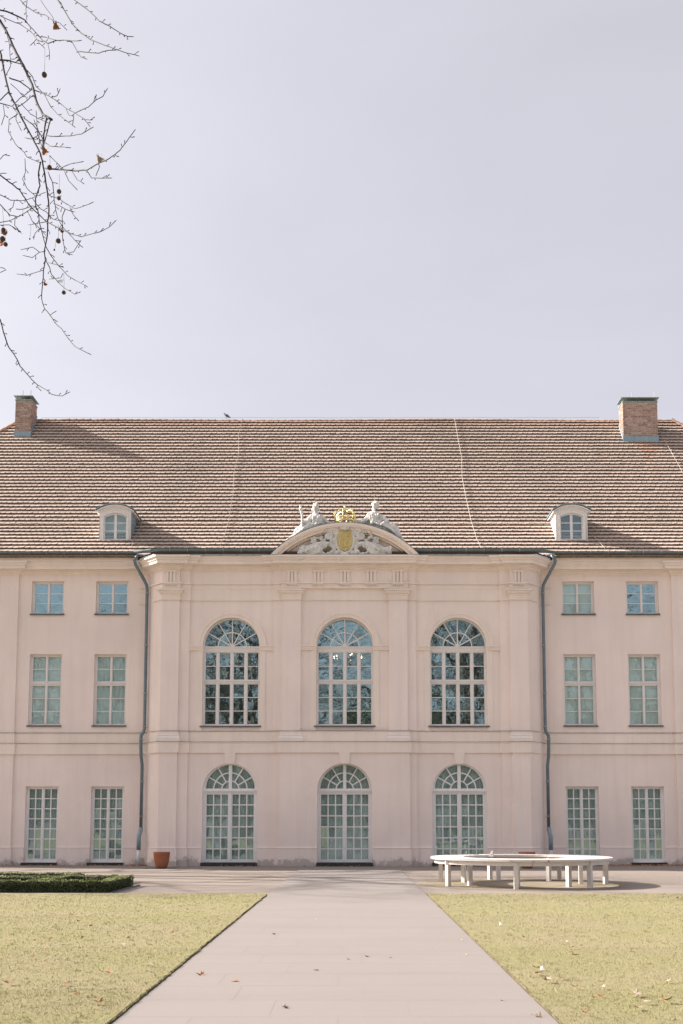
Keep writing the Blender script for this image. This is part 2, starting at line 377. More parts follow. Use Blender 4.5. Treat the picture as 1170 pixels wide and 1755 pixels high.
# ------------------------------------------------------------------ mesh helpers
class MB:
    """collects faces into one mesh"""
    def __init__(self):
        self.v = []; self.f = []
    def add(self, vs, fs):
        k = len(self.v)
        self.v += [tuple(p) for p in vs]
        self.f += [tuple(i + k for i in f) for f in fs]
        return self
    def box(self, x0, x1, y0, y1, z0, z1):
        return self.add([(x0, y0, z0), (x1, y0, z0), (x1, y1, z0), (x0, y1, z0), (x0, y0, z1), (x1, y0, z1), (x1, y1, z1), (x0, y1, z1)],
                        [(0, 3, 2, 1), (4, 5, 6, 7), (0, 1, 5, 4), (1, 2, 6, 5), (2, 3, 7, 6), (3, 0, 4, 7)])
    def prism(self, outer, y0, y1, holes=()):
        """polygon in x,z pushed from y0 (front) to y1"""
        loops = [list(outer)] + [list(h) for h in holes]
        tri = tessellate_polygon([[Vector((p[0], p[1], 0)) for p in lp] for lp in loops])
        flat = [p for lp in loops for p in lp]
        n = len(flat)
        fs = []
        for a, b, c in tri:
            pa, pb, pc = flat[a], flat[b], flat[c]
            cr = (pb[0] - pa[0]) * (pc[1] - pa[1]) - (pb[1] - pa[1]) * (pc[0] - pa[0])
            if cr < 0: a, b, c = a, c, b
            fs.append((a, b, c)); fs.append((a + n, c + n, b + n))
        k = 0
        for li, lp in enumerate(loops):
            area = sum(lp[i][0] * lp[(i + 1) % len(lp)][1] - lp[(i + 1) % len(lp)][0] * lp[i][1] for i in range(len(lp)))
            sgn = 1 if (area > 0) == (li == 0) else -1
            for i in range(len(lp)):
                a, b = k + i, k + (i + 1) % len(lp)
                fs.append((a, a + n, b + n, b) if sgn > 0 else (a, b, b + n, a + n))
            k += len(lp)
        return self.add([(p[0], y0, p[1]) for p in flat] + [(p[0], y1, p[1]) for p in flat], fs)
    def plan(self, poly, z0, z1):
        """polygon in x,y lifted from z0 to z1 (counter-clockwise seen from above)"""
        n = len(poly)
        tri = tessellate_polygon([[Vector((p[0], p[1], 0)) for p in poly]])
        fs = []
        for a, b, c in tri:
            pa, pb, pc = poly[a], poly[b], poly[c]
            if (pb[0] - pa[0]) * (pc[1] - pa[1]) - (pb[1] - pa[1]) * (pc[0] - pa[0]) < 0: a, b, c = a, c, b
            fs.append((a + n, b + n, c + n)); fs.append((a, c, b))
        area = sum(poly[i][0] * poly[(i + 1) % n][1] - poly[(i + 1) % n][0] * poly[i][1] for i in range(n))
        for i in range(n):
            j = (i + 1) % n
            fs.append((i, j, j + n, i + n) if area > 0 else (i, i + n, j + n, j))
        return self.add([(p[0], p[1], z0) for p in poly] + [(p[0], p[1], z1) for p in poly], fs)
    def sweep(self, path, prof):
        """profile of (out, z) carried along a plan path (left to right, outside = -y side) with mitred corners"""
        P = [Vector(p) for p in path]
        offs = []
        for i in range(len(P)):
            def nrm(a, b):
                d = (b - a).normalized(); return Vector((d.y, -d.x))
            if i == 0: m_ = nrm(P[0], P[1])
            elif i == len(P) - 1: m_ = nrm(P[-2], P[-1])
            else:
                a, b = nrm(P[i - 1], P[i]), nrm(P[i], P[i + 1])
                m_ = a + b; m_ = m_ / max(0.25, m_.dot(a))
            offs.append(m_)
        k = len(prof); vs = []
        for p, m_ in zip(P, offs):
            for o, z in prof:
                q = p + m_ * o
                vs.append((q.x, q.y, z))
        fs = []
        for i in range(len(P) - 1):
            for j in range(k - 1):
                a = i * k + j
                fs.append((a, a + k, a + k + 1, a + 1))
        fs.append(tuple(range(k))); fs.append(tuple((len(P) - 1) * k + j for j in reversed(range(k))))
        return self.add(vs, fs)
    def tube(self, pts, rad, n=8, cap=True):
        pts = [Vector(p) for p in pts]
        rads = rad if isinstance(rad, (list, tuple)) else [rad] * len(pts)
        vs = []; fs = []
        up = None
        for i, p in enumerate(pts):
            d = (pts[min(i + 1, len(pts) - 1)] - pts[max(i - 1, 0)])
            if d.length < 1e-9: d = Vector((0, 0, 1))
            d.normalize()
            if up is None:
                up = Vector((0, 0, 1)) if abs(d.z) < 0.9 else Vector((1, 0, 0))
            s = d.cross(up)
            if s.length < 1e-6: s = d.cross(Vector((1, 0.3, 0.1)))
            s.normalize(); u = s.cross(d).normalized(); up = u
            for k in range(n):
                a = 2 * math.pi * k / n
                vs.append(p + (s * math.cos(a) + u * math.sin(a)) * rads[i])
        for i in range(len(pts) - 1):
            for k in range(n):
                a, b = i * n + k, i * n + (k + 1) % n
                fs.append((a, b, b + n, a + n))
        if cap:
            fs.append(tuple(range(n))[::-1]); fs.append(tuple((len(pts) - 1) * n + k for k in range(n)))
        return self.add(vs, fs)
    def lathe(self, prof, c=(0, 0, 0), n=28):
        vs = []; fs = []
        for r, z in prof:
            for k in range(n):
                a = 2 * math.pi * k / n
                vs.append((c[0] + r * math.cos(a), c[1] + r * math.sin(a), c[2] + z))
        for i in range(len(prof) - 1):
            for k in range(n):
                a, b = i * n + k, i * n + (k + 1) % n
                fs.append((a, b, b + n, a + n))
        fs.append(tuple(range(n))[::-1]); fs.append(tuple((len(prof) - 1) * n + k for k in range(n)))
        return self.add(vs, fs)
    def ball(self, c, r, n=8, sq=(1, 1, 1)):
        vs = []; fs = []; h = n // 2 + 1
        for i in range(h + 1):
            th = math.pi * i / h
            for k in range(n):
                a = 2 * math.pi * k / n
                vs.append((c[0] + r * sq[0] * math.sin(th) * math.cos(a), c[1] + r * sq[1] * math.sin(th) * math.sin(a), c[2] + r * sq[2] * math.cos(th)))
        for i in range(h):
            for k in range(n):
                a, b = i * n + k, i * n + (k + 1) % n
                fs.append((a, a + n, b + n, b))
        return self.add(vs, fs)
    def build(self, name, material, parent=None, smooth=False):
        me = bpy.data.meshes.new(name)
        me.from_pydata(self.v, [], self.f)
        me.update()
        return link(name, me, material, parent, smooth)

def link(name, me, material, parent=None, smooth=False):
    if material is not None and not me.materials:
        me.materials.append(M[material] if isinstance(material, str) else material)
    if smooth:
        me.polygons.foreach_set('use_smooth', [True] * len(me.polygons))
    o = bpy.data.objects.new(name, me)
    COL.objects.link(o)
    if parent is not None: o.parent = parent
    return o
def empty(name, loc=(0, 0, 0), parent=None):
    o = bpy.data.objects.new(name, None); COL.objects.link(o); o.location = loc
    o.empty_display_size = 0.2
    if parent is not None: o.parent = parent
    return o
def tag(o, label=None, cat=None, group=None, kind=None):
    if label: o['label'] = label
    if cat: o['category'] = cat
    if group: o['group'] = group
    if kind: o['kind'] = kind
    return o
def fuse(mb, name, material, parent, voxel, smooth_it=3, disp=0.0, dscale=8.0):
    """joins overlapping volumes into one continuous carved surface"""
    o = mb.build(name, material, parent)
    rm = o.modifiers.new('r', 'REMESH'); rm.mode = 'VOXEL'; rm.voxel_size = voxel
    if smooth_it:
        sm = o.modifiers.new('s', 'SMOOTH'); sm.iterations = smooth_it; sm.factor = 0.5
    dg = bpy.context.evaluated_depsgraph_get()
    me = bpy.data.meshes.new_from_object(o.evaluated_get(dg))
    o.modifiers.clear()
    old = o.data; o.data = me; bpy.data.meshes.remove(old)
    if disp:
        for v, nrm in zip(me.vertices, [vv.normal.copy() for vv in me.vertices]):
            p = Vector(v.co) * dscale
            v.co += nrm * disp * mnoise.noise(Vector((p.x * 1.6, p.y, p.z * 0.55)))
    if not me.materials: me.materials.append(M[material])
    me.polygons.foreach_set('use_smooth', [True] * len(me.polygons))
    return o
def mirror(path):
    return [(-x, y) for x, y in reversed(path)]
def arch(xc, hw, z0, zs, n=28):
    """outline of a round-headed opening"""
    return [(xc - hw, z0), (xc + hw, z0), (xc + hw, zs)] + [(xc + hw * math.cos(math.pi * i / n), zs + hw * math.sin(math.pi * i / n)) for i in range(1, n)] + [(xc - hw, zs)]
def rect(x0, x1, z0, z1):
    return [(x0, z0), (x1, z0), (x1, z1), (x0, z1)]
def ringseg(xc, zc, r0, r1, a0, a1, n=16):
    o = [(xc + r1 * math.cos(a0 + (a1 - a0) * i / n), zc + r1 * math.sin(a0 + (a1 - a0) * i / n)) for i in range(n + 1)]
    i_ = [(xc + r0 * math.cos(a0 + (a1 - a0) * i / n), zc + r0 * math.sin(a0 + (a1 - a0) * i / n)) for i in range(n, -1, -1)] if r0 > 1e-6 else [(xc, zc)]
    return o + i_
_c, _s = math.cos(PITCH), math.sin(PITCH)
def at(u, v, Y):
    """world point seen at a photo pixel on the upright plane Y"""
    k = (PY - v) / FPX
    Z = Y * (k * _c + _s) / (_c - k * _s); d = Y * _c + Z * _s
    return Vector(((u - PX) * d / FPX, Y, Z + CH))

# ================================================================== THE GROUND
BX, BY = -0.2726, 30.0             # building axis and front wall
PL, PR = -1.505, 1.275             # path edges
LAWN_FAR = 17.68
g = MB(); g.add([(-400, -300, -0.03), (400, -300, -0.03), (400, 500, -0.03), (-400, 500, -0.03)], [(0, 1, 2, 3)])
tag(g.build('ground', 'gravel'), kind='structure')
# path bed and slabs
p = empty('path', ((PL + PR) / 2, 12, 0)); tag(p, kind='structure')
bed = MB().add([(PL, -6, -0.0141), (PR, -6, -0.0141), (PR, 28.4, -0.0141), (PL, 28.4, -0.0141)], [(0, 1, 2, 3)]).build('joint_sand', 'sand', p)
bed.matrix_parent_inverse = Matrix.Translation(-p.location)
yy = 2.2; row = 0
while yy < 27.9:
    dpt = 0.62
    cuts = [PL]
    off = (0.45, 0.93, 0.68)[row % 3]
    x = PL + off + random.uniform(-0.03, 0.03)
    while x < PR - 0.25:
        cuts.append(x); x += 0.93 + random.uniform(-0.02, 0.02)
    cuts.append(PR)
    for a, b in zip(cuts[:-1], cuts[1:]):
        w = b - a - 0.0016; h = dpt - 0.0016; e = 0.0004
        s = MB()
        z = -0.0135
        s.add([(-w/2, -h/2, z - 0.03), (w/2, -h/2, z - 0.03), (w/2, h/2, z - 0.03), (-w/2, h/2, z - 0.03),
               (-w/2, -h/2, -0.017), (w/2, -h/2, -0.017), (w/2, h/2, -0.017), (-w/2, h/2, -0.017),
               (-w/2+e, -h/2+e, z), (w/2-e, -h/2+e, z), (w/2-e, h/2-e, z), (-w/2+e, h/2-e, z)],
              [(8, 9, 10, 11), (0, 1, 5, 4), (1, 2, 6, 5), (2, 3, 7, 6), (3, 0, 4, 7), (4, 5, 9, 8), (5, 6, 10, 9), (6, 7, 11, 10), (7, 4, 8, 11)])
        o = s.build('paving_slab', 'slab', p)
        o.location = ((a + b) / 2 - p.location.x, yy + dpt / 2 - p.location.y, random.uniform(-0.0001, 0.0001))
    yy += dpt; row += 1

# lawns: raised turf with a rough cut edge, blades on top
def wob(v, a=0.018):
    return a * (mnoise.noise(Vector((v * 2.3, 3.1, 0))) + 0.7 * mnoise.noise(Vector((v * 9.0, 8.1, 0))) + 0.5 * mnoise.noise(Vector((v * 25.0, 8.1, 4))))
LZ = 0.002
def lawn(side):
    me_v = []; f = []
    ys = np.concatenate([np.arange(-14, 2, 1.0), np.arange(2, LAWN_FAR, 0.04), [LAWN_FAR]])
    xe = (lambda y: PL - 0.005 + wob(y)) if side < 0 else (lambda y: PR + 0.005 + wob(y + 50))
    for y in ys:
        x0 = xe(y); xo = -26 if side < 0 else 26
        yb = y + (wob(x0 * 2) if y == ys[-1] else 0)
        me_v += [(x0, yb, -0.03), (x0 + side * 0.012, yb, LZ), (xo, yb, LZ), (xo, yb, -0.03)]
    k = 4
    for i in range(len(ys) - 1):
        for j in range(3):
            a = i * k + j
            f.append((a, a + 1, a + 1 + k, a + k) if side < 0 else (a, a + k, a + 1 + k, a + 1))
    n = len(ys) - 1
    f.append((n * k, n * k + 1, n * k + 2, n * k + 3))
    mb = MB(); mb.add(me_v, f)
    o = mb.build('lawn', 'lawn'); tag(o, kind='structure')
    o.data.materials.append(M['soil'])
    o.data.polygons.foreach_set('material_index', [1 if (i < n * 3 and i % 3 == 0) else 0 for i in range(len(f))])
        # blades, denser near the viewer
    bands = [(5.4, 7.5, 16000, 0.0115), (7.5, 10.0, 8500, 0.0125), (10.0, 13.5, 4200, 0.014), (13.5, LAWN_FAR, 2300, 0.016)]
    V = []
    for y0, y1, dens, ln in bands:
        xm = (PX if side < 0 else 1170 - PX) / FPX * y1 + 0.5
        xin = abs(PL if side < 0 else PR)
        cnt = int((xm - xin) * (y1 - y0) * dens)
        y = rng.uniform(y0, y1 + 0.01, cnt)
        xx = xin + np.abs(rng.uniform(0.0, xm - xin, cnt))
        wb = np.array([wob(float(a) + (50 if side > 0 else 0)) for a in np.linspace(y0, y1, 120)])
        wy = np.interp(y, np.linspace(y0, y1, 120), wb)
        xx = side * xx + wy
        ang = rng.uniform(0, 2 * np.pi, cnt); lean = rng.uniform(0.5, 1.9, cnt); L = ln * rng.uniform(0.5, 1.35, cnt)
        w = 0.0008 + 0.00020 * y
        w = w * rng.uniform(0.7, 1.3, cnt)
        dx, dy = np.cos(ang), np.sin(ang)
        sx, sy = -np.sin(ang), np.cos(ang)
        hz = L * np.cos(np.clip(lean, 0, 1.40)); hr = L * np.sin(np.clip(lean, 0, 1.40))
        b0 = np.stack([xx - sx * w, y - sy * w, np.full(cnt, LZ - 0.004)], 1)
        b1 = np.stack([xx + sx * w, y + sy * w, np.full(cnt, LZ - 0.004)], 1)
        tp = np.stack([xx + dx * hr, y + dy * hr, LZ + hz], 1)
        V.append(np.stack([b0, b1, tp], 1).reshape(-1, 3))
    # scattered longer tufts
    for y0, y1, nt_, ln in ((5.4, 8.0, 260, 0.022), (8.0, 12.0, 240, 0.022), (12.0, LAWN_FAR, 150, 0.024)):
        xm = (PX if side < 0 else 1170 - PX) / FPX * y1 + 0.5; xin = abs(PL if side < 0 else PR) + 0.03
        cx = np.repeat(rng.uniform(xin, xm, nt_), 14); cy = np.repeat(rng.uniform(y0, y1 - 0.05, nt_), 14); cnt = len(cx)
        xx = side * (cx + rng.normal(0, 0.016, cnt)); y = cy + rng.normal(0, 0.016, cnt)
        ang = rng.uniform(0, 2 * np.pi, cnt); lean = rng.uniform(0.2, 1.25, cnt); L = ln * rng.uniform(0.5, 1.2, cnt); w = (0.0009 + 0.00018 * y)
        sx_, sy_ = -np.sin(ang), np.cos(ang)
        V.append(np.stack([np.stack([xx - sx_ * w, y - sy_ * w, np.full(cnt, LZ - 0.004)], 1), np.stack([xx + sx_ * w, y + sy_ * w, np.full(cnt, LZ - 0.004)], 1),
                           np.stack([xx + np.cos(ang) * L * np.sin(lean), y + np.sin(ang) * L * np.sin(lean), LZ + L * np.cos(lean)], 1)], 1).reshape(-1, 3))
    V = np.concatenate(V); nt = len(V) // 3
    me = bpy.data.meshes.new('grass')
    me.vertices.add(len(V)); me.vertices.foreach_set('co', V.ravel())
    me.loops.add(len(V)); me.loops.foreach_set('vertex_index', np.arange(len(V)))
    me.polygons.add(nt); me.polygons.foreach_set('loop_start', np.arange(nt) * 3); me.polygons.foreach_set('loop_total', np.full(nt, 3))
    me.update()
    gobj = link('grass', me, 'grass')
    tag(gobj, 'short dry yellow green grass of the lawn %s of the path' % ('left' if side < 0 else 'right'), 'grass', kind='stuff')
lawn(-1); lawn(1)
# a soil and moss patch inside the ring bench
BC = (3.50, 21.05)
disc = MB()
N = 64
disc.add([(BC[0], BC[1], -0.024)] + [(BC[0] + (2.12 + 0.10 * mnoise.noise(Vector((math.cos(i * 6.283 / N) * 2, math.sin(i * 6.283 / N) * 2, 1)))) * math.cos(i * 6.283 / N),
          BC[1] + (2.12 + 0.10 * mnoise.noise(Vector((math.cos(i * 6.283 / N) * 2, math.sin(i * 6.283 / N) * 2, 1)))) * math.sin(i * 6.283 / N), -0.0255) for i in range(N)],
         [(0, 1 + i, 1 + (i + 1) % N) for i in range(N)])
tag(disc.build('tree_pit_ground', 'moss'), kind='structure')

# ================================================================== THE PALACE
pal = empty('palace', (BX, BY, 0))
tag(pal, 'long pink stuccoed palace with clay tiled roof and projecting three bay centre', 'palace')
WY = 0.60                          # wing wall plane behind the centre's wall plane
XE = 18.4                          # half length of the building
DOORZ, WINZ = 0.075, 4.185
WINX = 3.457
OPW, DHW = 0.868, 0.825            # half widths of the arched windows and doors
ZS_W, ZS_D = 6.636, 2.217          # springing heights
wing_cols = [(6.78, 7.79), (8.79, 9.80), (11.55, 12.55)]
wing_rows = [(0.056, 2.375), (4.25, 6.485), (7.75, 8.795)]

# wing walls
for sx in (-1, 1):
    holes = []
    for a, b in wing_cols:
        for z0, z1 in wing_rows:
            x0, x1 = sorted((a * sx, b * sx)); holes.append(rect(x0, x1, z0, z1))
    x0, x1 = sorted((5.2 * sx, XE * sx))
    MB().prism(rect(x0, x1, -0.1, 9.30), WY, WY + 0.42, holes).build('wing_wall', 'stucco', pal)
    # end wall and pilasters of the wing
    x0, x1 = sorted(((XE - 0.4) * sx, XE * sx))
    MB().box(x0, x1, WY + 0.42, 12.0, -0.1, 9.30).build('end_wall', 'stucco', pal)
    for a, b, o_ in ((10.19, 10.75, 0.08), (6.0, 6.42, 0.05)):
        x0, x1 = sorted((a * sx, b * sx))
        MB().box(x0, x1, WY - o_, WY + 0.05, -0.1, 9.02).build('wing_pilaster', 'stucco', pal)
MB().box(-XE + 0.4, XE - 0.4, 11.6, 12.0, -0.1, 9.30).build('rear_wall', 'stucco', pal)
# rooms behind the glass
rm = MB()
rm.box(-XE + 0.45, XE - 0.45, 4.8, 4.9, -0.05, 9.25)
rm.box(-XE + 0.45, XE - 0.45, 1.03, 4.8, 3.45, 3.55)
rm.box(-XE + 0.45, XE - 0.45, 1.03, 4.8, 8.95, 9.05)
rm.box(-XE + 0.45, XE - 0.45, 1.03, 4.8, -0.08, 0.0)
for x in (-12.9, -10.5, -6.25, -1.9, 1.9, 6.25, 10.5, 12.9):
    rm.box(x - 0.06, x + 0.06, 1.05, 4.8, 0.0, 8.95)
for sx in (-1, 1):
    x0, x1 = sorted((6.2 * sx, (XE - 0.5) * sx))
    rm.box(x0, x1, 1.1, 4.8, 7.0, 7.1)
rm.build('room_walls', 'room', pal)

# centre walls
door_h = [arch(x, DHW, -0.2, ZS_D) for x in (-WINX, 0, WINX)]
win_h = [arch(x, OPW, WINZ, ZS_W) for x in (-WINX, 0, WINX)]
def dhole(x): return arch(x, DHW, 0.0, ZS_D)
MB().prism(rect(-5.4, 5.4, -0.02, 9.05), 0.0, 0.42, [dhole(-WINX), dhole(0), dhole(WINX)] + win_h).build('centre_wall', 'stucco', pal)
MB().prism(rect(-2.17, 2.17, -0.019, 9.049), -0.06, 0.0, [dhole(0), win_h[1]]).build('centre_layer', 'stucco', pal)
MB().prism(rect(-1.965, 1.965, -0.018, 3.5), -0.14, -0.06, [dhole(0)]).build('centre_base_block', 'stucco', pal)
for sx in (-1, 1):
    x0, x1 = sorted((1.34 * sx, 1.905 * sx))
    MB().box(x0, x1, -0.14, -0.06, 3.9, 8.6).build('pilaster', 'stucco', pal)
    def mx(poly):
        return [(sx * x, y) for x, y in poly]
    MB().plan(mx([(4.735, -0.06), (5.62, -0.06), (6.06, 0.38), (6.06, 0.75), (5.42, 0.75), (5.42, 0.43), (4.735, 0.0)]), -0.017, 9.048).build('corner_pier', 'stucco', pal)
    MB().plan(mx([(5.04, -0.14), (5.58, -0.14), (5.90, 0.18), (5.842, 0.237), (5.55, -0.05), (5.04, -0.05)]), -0.016, 9.047).build('corner_pilaster', 'stucco', pal)

def half(c0, c1):
    return [(0, -0.14), (c0, -0.14), (c0, -0.06), (c1, -0.06), (c1, 0), (4.735, 0), (4.735, -0.06), (5.04, -0.06), (5.04, -0.14),
            (5.58, -0.14), (5.90, 0.18), (5.843, 0.237), (6.05, 0.444), (6.05, WY - 0.05)]
wingp = [(6.42, WY - 0.05), (6.42, WY), (10.19, WY), (10.19, WY - 0.08), (10.75, WY - 0.08), (10.75, WY), (XE, WY)]
def full(c0, c1, wings=True):
    r = half(c0, c1) + (wingp if wings else [(6.42, WY - 0.05)])
    return mirror(r)[:-1] + r
# string course between the storeys
prof = [(-0.02, 3.355), (0.05, 3.36), (0.05, 3.64), (0.062, 3.66), (0.062, 3.695), (0.018, 3.71), (0.018, 3.985), (0.03, 3.995), (0.03, 4.02), (-0.02, 4.03)]
MB().sweep(full(1.965, 2.17), prof).build('string_course', 'stucco_trim', pal)
for zl, ol in ((3.696, 0.070), (4.021, 0.040)):  # thin dark strips added to draw the shadow lines along both ledges
    MB().sweep(full(1.965, 2.17), [(-0.01, zl + 0.004), (ol - 0.004, zl - 0.003), (ol, zl - 0.010), (ol + 0.002, zl - 0.010), (ol + 0.002, zl), (ol - 0.002, zl + 0.006), (-0.01, zl + 0.014)]).build('ledge_shade_line', 'ledge', pal)
# architrave of the centre: lower band breaks round the pilasters, upper band runs straight across
lowh = [(0, -0.06), (1.34, -0.06), (1.34, -0.14), (1.905, -0.14), (1.905, -0.06), (2.17, -0.06), (2.17, 0)] + half(1, 2)[5:] + [(6.42, WY - 0.05)]
prof = [(-0.02, 8.025), (0.04, 8.03), (0.04, 8.058), (0.012, 8.066), (0.012, 8.395), (-0.02, 8.40)]
MB().sweep(mirror(lowh)[:-1] + lowh, prof).build('architrave_band', 'stucco_trim', pal)
prof = [(-0.07, 8.385), (0.022, 8.395), (0.022, 8.525), (0.07, 8.535), (0.07, 8.575), (-0.02, 8.59)]
MB().sweep(full(1.905, 2.17, False), prof).build('architrave', 'stucco_trim', pal)
# main cornice all along
prof = [(-0.02, 8.955), (0.03, 8.965), (0.035, 9.0), (0.085, 9.035), (0.10, 9.06), (0.10, 9.08), (0.135, 9.085), (0.135, 9.105), (0.275, 9.115), (0.275, 9.205),
        (0.30, 9.21), (0.31, 9.245), (0.345, 9.285), (0.36, 9.295), (0.36, 9.345), (-0.02, 9.40)]
MB().sweep(full(1.905, 2.17), prof).build('cornice', 'stucco_trim', pal)
# plinth between the doors
prof = [(-0.02, -0.05), (0.03, -0.05), (0.03, 0.495), (0.042, 0.50), (0.042, 0.512), (-0.02, 0.518)]
dA = DHW + 0.004
mid = [(dA, -0.14), (1.965, -0.14), (1.965, -0.06), (2.17, -0.06), (2.17, 0), (WINX - dA, 0)]
MB().sweep(mid, prof).build('plinth', 'stucco', pal); MB().sweep(mirror(mid), prof).build('plinth', 'stucco', pal)
outer = [(WINX + dA, 0)] + half(1, 2)[5:] + [(6.42, WY - 0.05), (6.42, WY), (6.776, WY)]
segs = [outer, [(7.794, WY), (8.786, WY)], [(9.804, WY)] + wingp[2:6] + [(11.546, WY)], [(12.554, WY), (XE, WY)]]
for s_ in segs:
    MB().sweep(s_, prof).build('plinth', 'stucco', pal); MB().sweep(mirror(s_), prof).build('plinth', 'stucco', pal)

# capitals, pedestal stones, triglyphs
def capital(xa, xb, yf):
    pr = [(-0.01, 8.10), (0.008, 8.105), (0.010, 8.16), (0.02, 8.17), (0.025, 8.20), (0.06, 8.23), (0.075, 8.25), (0.09, 8.30), (0.125, 8.31), (0.125, 8.35), (-0.01, 8.37)]
    MB().sweep([(xa, yf + 0.08), (xa, yf), (xb, yf), (xb, yf + 0.08)], pr).build('capital', 'stucco_trim', pal)
def pedestal(xa, xb, yf):
    pr = [(-0.01, 3.70), (0.075, 3.70), (0.075, 3.80), (0.06, 3.83), (0.045, 3.86), (0.05, 3.90), (0.03, 3.92), (0.02, 3.96), (-0.01, 3.97)]
    MB().sweep([(xa, yf + 0.08), (xa, yf), (xb, yf), (xb, yf + 0.08)], pr).build('pilaster_base', 'base_stone', pal)
for sx in (-1, 1):
    for a, b in ((1.34, 1.905), (5.04, 5.58)):
        x0, x1 = sorted((a * sx, b * sx))
        capital(x0 - 0.008, x1 + 0.008, -0.148); pedestal(x0 - 0.008, x1 + 0.008, -0.148)
def triglyph(x, yf):
    t_ = MB()
    t_.box(x - 0.185, x + 0.185, yf - 0.065, yf + 0.01, 8.895, 8.95)
    for k in (-1, 0, 1):
        t_.box(x + k * 0.105 - 0.033, x + k * 0.105 + 0.033, yf - 0.055, yf + 0.01, 8.582, 8.894)
    t_.box(x - 0.165, x + 0.165, yf - 0.008, yf + 0.01, 8.583, 8.90)
    t_.box(x - 0.185, x + 0.185, yf - 0.075, yf - 0.03, 8.505, 8.527)
    for k in range(6):
        t_.box(x - 0.165 + k * 0.066 - 0.018, x - 0.165 + k * 0.066 + 0.018, yf - 0.07, yf - 0.03, 8.468, 8.504)
    t_.build('triglyph', 'stucco_trim', pal)
for k in (-2, -1, 0, 1, 2): triglyph(k * 0.805, -0.14)
for sx in (-1, 1): triglyph(sx * 5.31, -0.14)

# frieze wall above the pilasters (centre block)
MB().box(-1.905, 1.905, -0.14, -0.058, 8.56, 9.0).build('frieze_block', 'stucco', pal)

# ------------------------------------------------------------------ windows
def pane(win, poly, y, tilt=0.006, gl='glass'):
    """one glass pane, its mesh centred on the pane"""
    cx = sum(p[0] for p in poly) / len(poly); cz = sum(p[1] for p in poly) / len(poly)
    mb = MB().prism([(p[0] - cx, p[1] - cz) for p in poly], -0.002, 0.002)
    o = mb.build('pane', gl, win)
    o.location = (cx, y, cz)
    o.rotation_euler = (random.gauss(0, tilt), 0, random.gauss(0, tilt))
    return o
PANE_CACHE = {}
def rpane(win, x0, x1, z0, z1, y, tilt=0.006, gl='glass'):
    key = (round(x1 - x0, 3), round(z1 - z0, 3), gl)
    if key not in PANE_CACHE:
        w, h = x1 - x0, z1 - z0
        mb = MB().box(-w / 2, w / 2, -0.002, 0.002, -h / 2, h / 2)
        me = bpy.data.meshes.new('pane'); me.from_pydata(mb.v, [], mb.f); me.update(); PANE_CACHE[key] = me
    o = link('pane', PANE_CACHE[key], gl, win)
    o.location = ((x0 + x1) / 2, y, (z0 + z1) / 2)
    o.rotation_euler = (random.gauss(0, tilt), 0, random.gauss(0, tilt))
def leaf_grid(fr, bars, win, x0, x1, z0, z1, y, nc, nr, st, bw, top=None, bot=None, gl='glass'):
    """one casement leaf: stiles, rails, glazing bars and panes"""
    top = top or st; bot = bot or st
    fr.box(x0, x0 + st, y, y + 0.05, z0, z1); fr.box(x1 - st, x1, y, y + 0.05, z0, z1)
    fr.box(x0 + st, x1 - st, y + 0.003, y + 0.048, z0, z0 + bot); fr.box(x0 + st, x1 - st, y + 0.003, y + 0.048, z1 - top, z1)
    xa, xb, za, zb = x0 + st, x1 - st, z0 + bot, z1 - top
    cw = (xb - xa - bw * (nc - 1)) / nc; rh = (zb - za - bw * (nr - 1)) / nr
    for i in range(1, nc):
        xx = xa + i * cw + (i - 1) * bw; bars.box(xx, xx + bw, y + 0.008, y + 0.042, za, zb)
    for j in range(1, nr):
        zz = za + j * rh + (j - 1) * bw
        for i in range(nc):
            xx = xa + i * (cw + bw); bars.box(xx, xx + cw, y + 0.011, y + 0.040, zz, zz + bw)
    for i in range(nc):
        for j in range(nr):
            xx = xa + i * (cw + bw); zz = za + j * (rh + bw)
            rpane(win, xx - 0.004, xx + cw + 0.004, zz - 0.004, zz + rh + 0.004, y + 0.026, gl=gl)
def folded(x0, x1, z0, z1, y, amp=0.02, wl=0.11):
    n = max(8, int((x1 - x0) / wl * 8)); mb = MB(); vs = []; fs = []
    ph = random.uniform(0, 6)
    for i in range(n + 1):
        x = x0 + (x1 - x0) * i / n
        yy_ = y + amp * math.sin(x / wl * 6.283 + ph + 1.3 * math.sin(x * 9)) + 0.3 * amp * math.sin(x * 37 + ph)
        vs += [(x, yy_, z0), (x, yy_, z1), (x, yy_ + 0.006, z0), (x, yy_ + 0.006, z1)]
    for i in range(n):
        a = i * 4
        fs += [(a, a + 4, a + 5, a + 1), (a + 2, a + 3, a + 7, a + 6)]
    mb.add(vs, fs); return mb
def blind(win, x0, x1, z0, z1, y, kind):
    if kind == 'blind':
        b_ = MB().box(x0, x1, y, y + 0.006, z0, z1); b_.tube([(x0, y + 0.03, z1 - 0.02), (x1, y + 0.03, z1 - 0.02)], 0.025, 10)
        b_.build('roller_blind', 'blind', win)
    elif kind == 'blind_dim':
        folded(x0, x1, z0, z1, y, 0.012, 0.16).build('blind', 'blind_dim', win, True)
    elif kind == 'curtain':
        folded(x0, x1, z0, z1, y + 0.016, 0.010, 0.13).build('curtain', 'curtain', win, True)
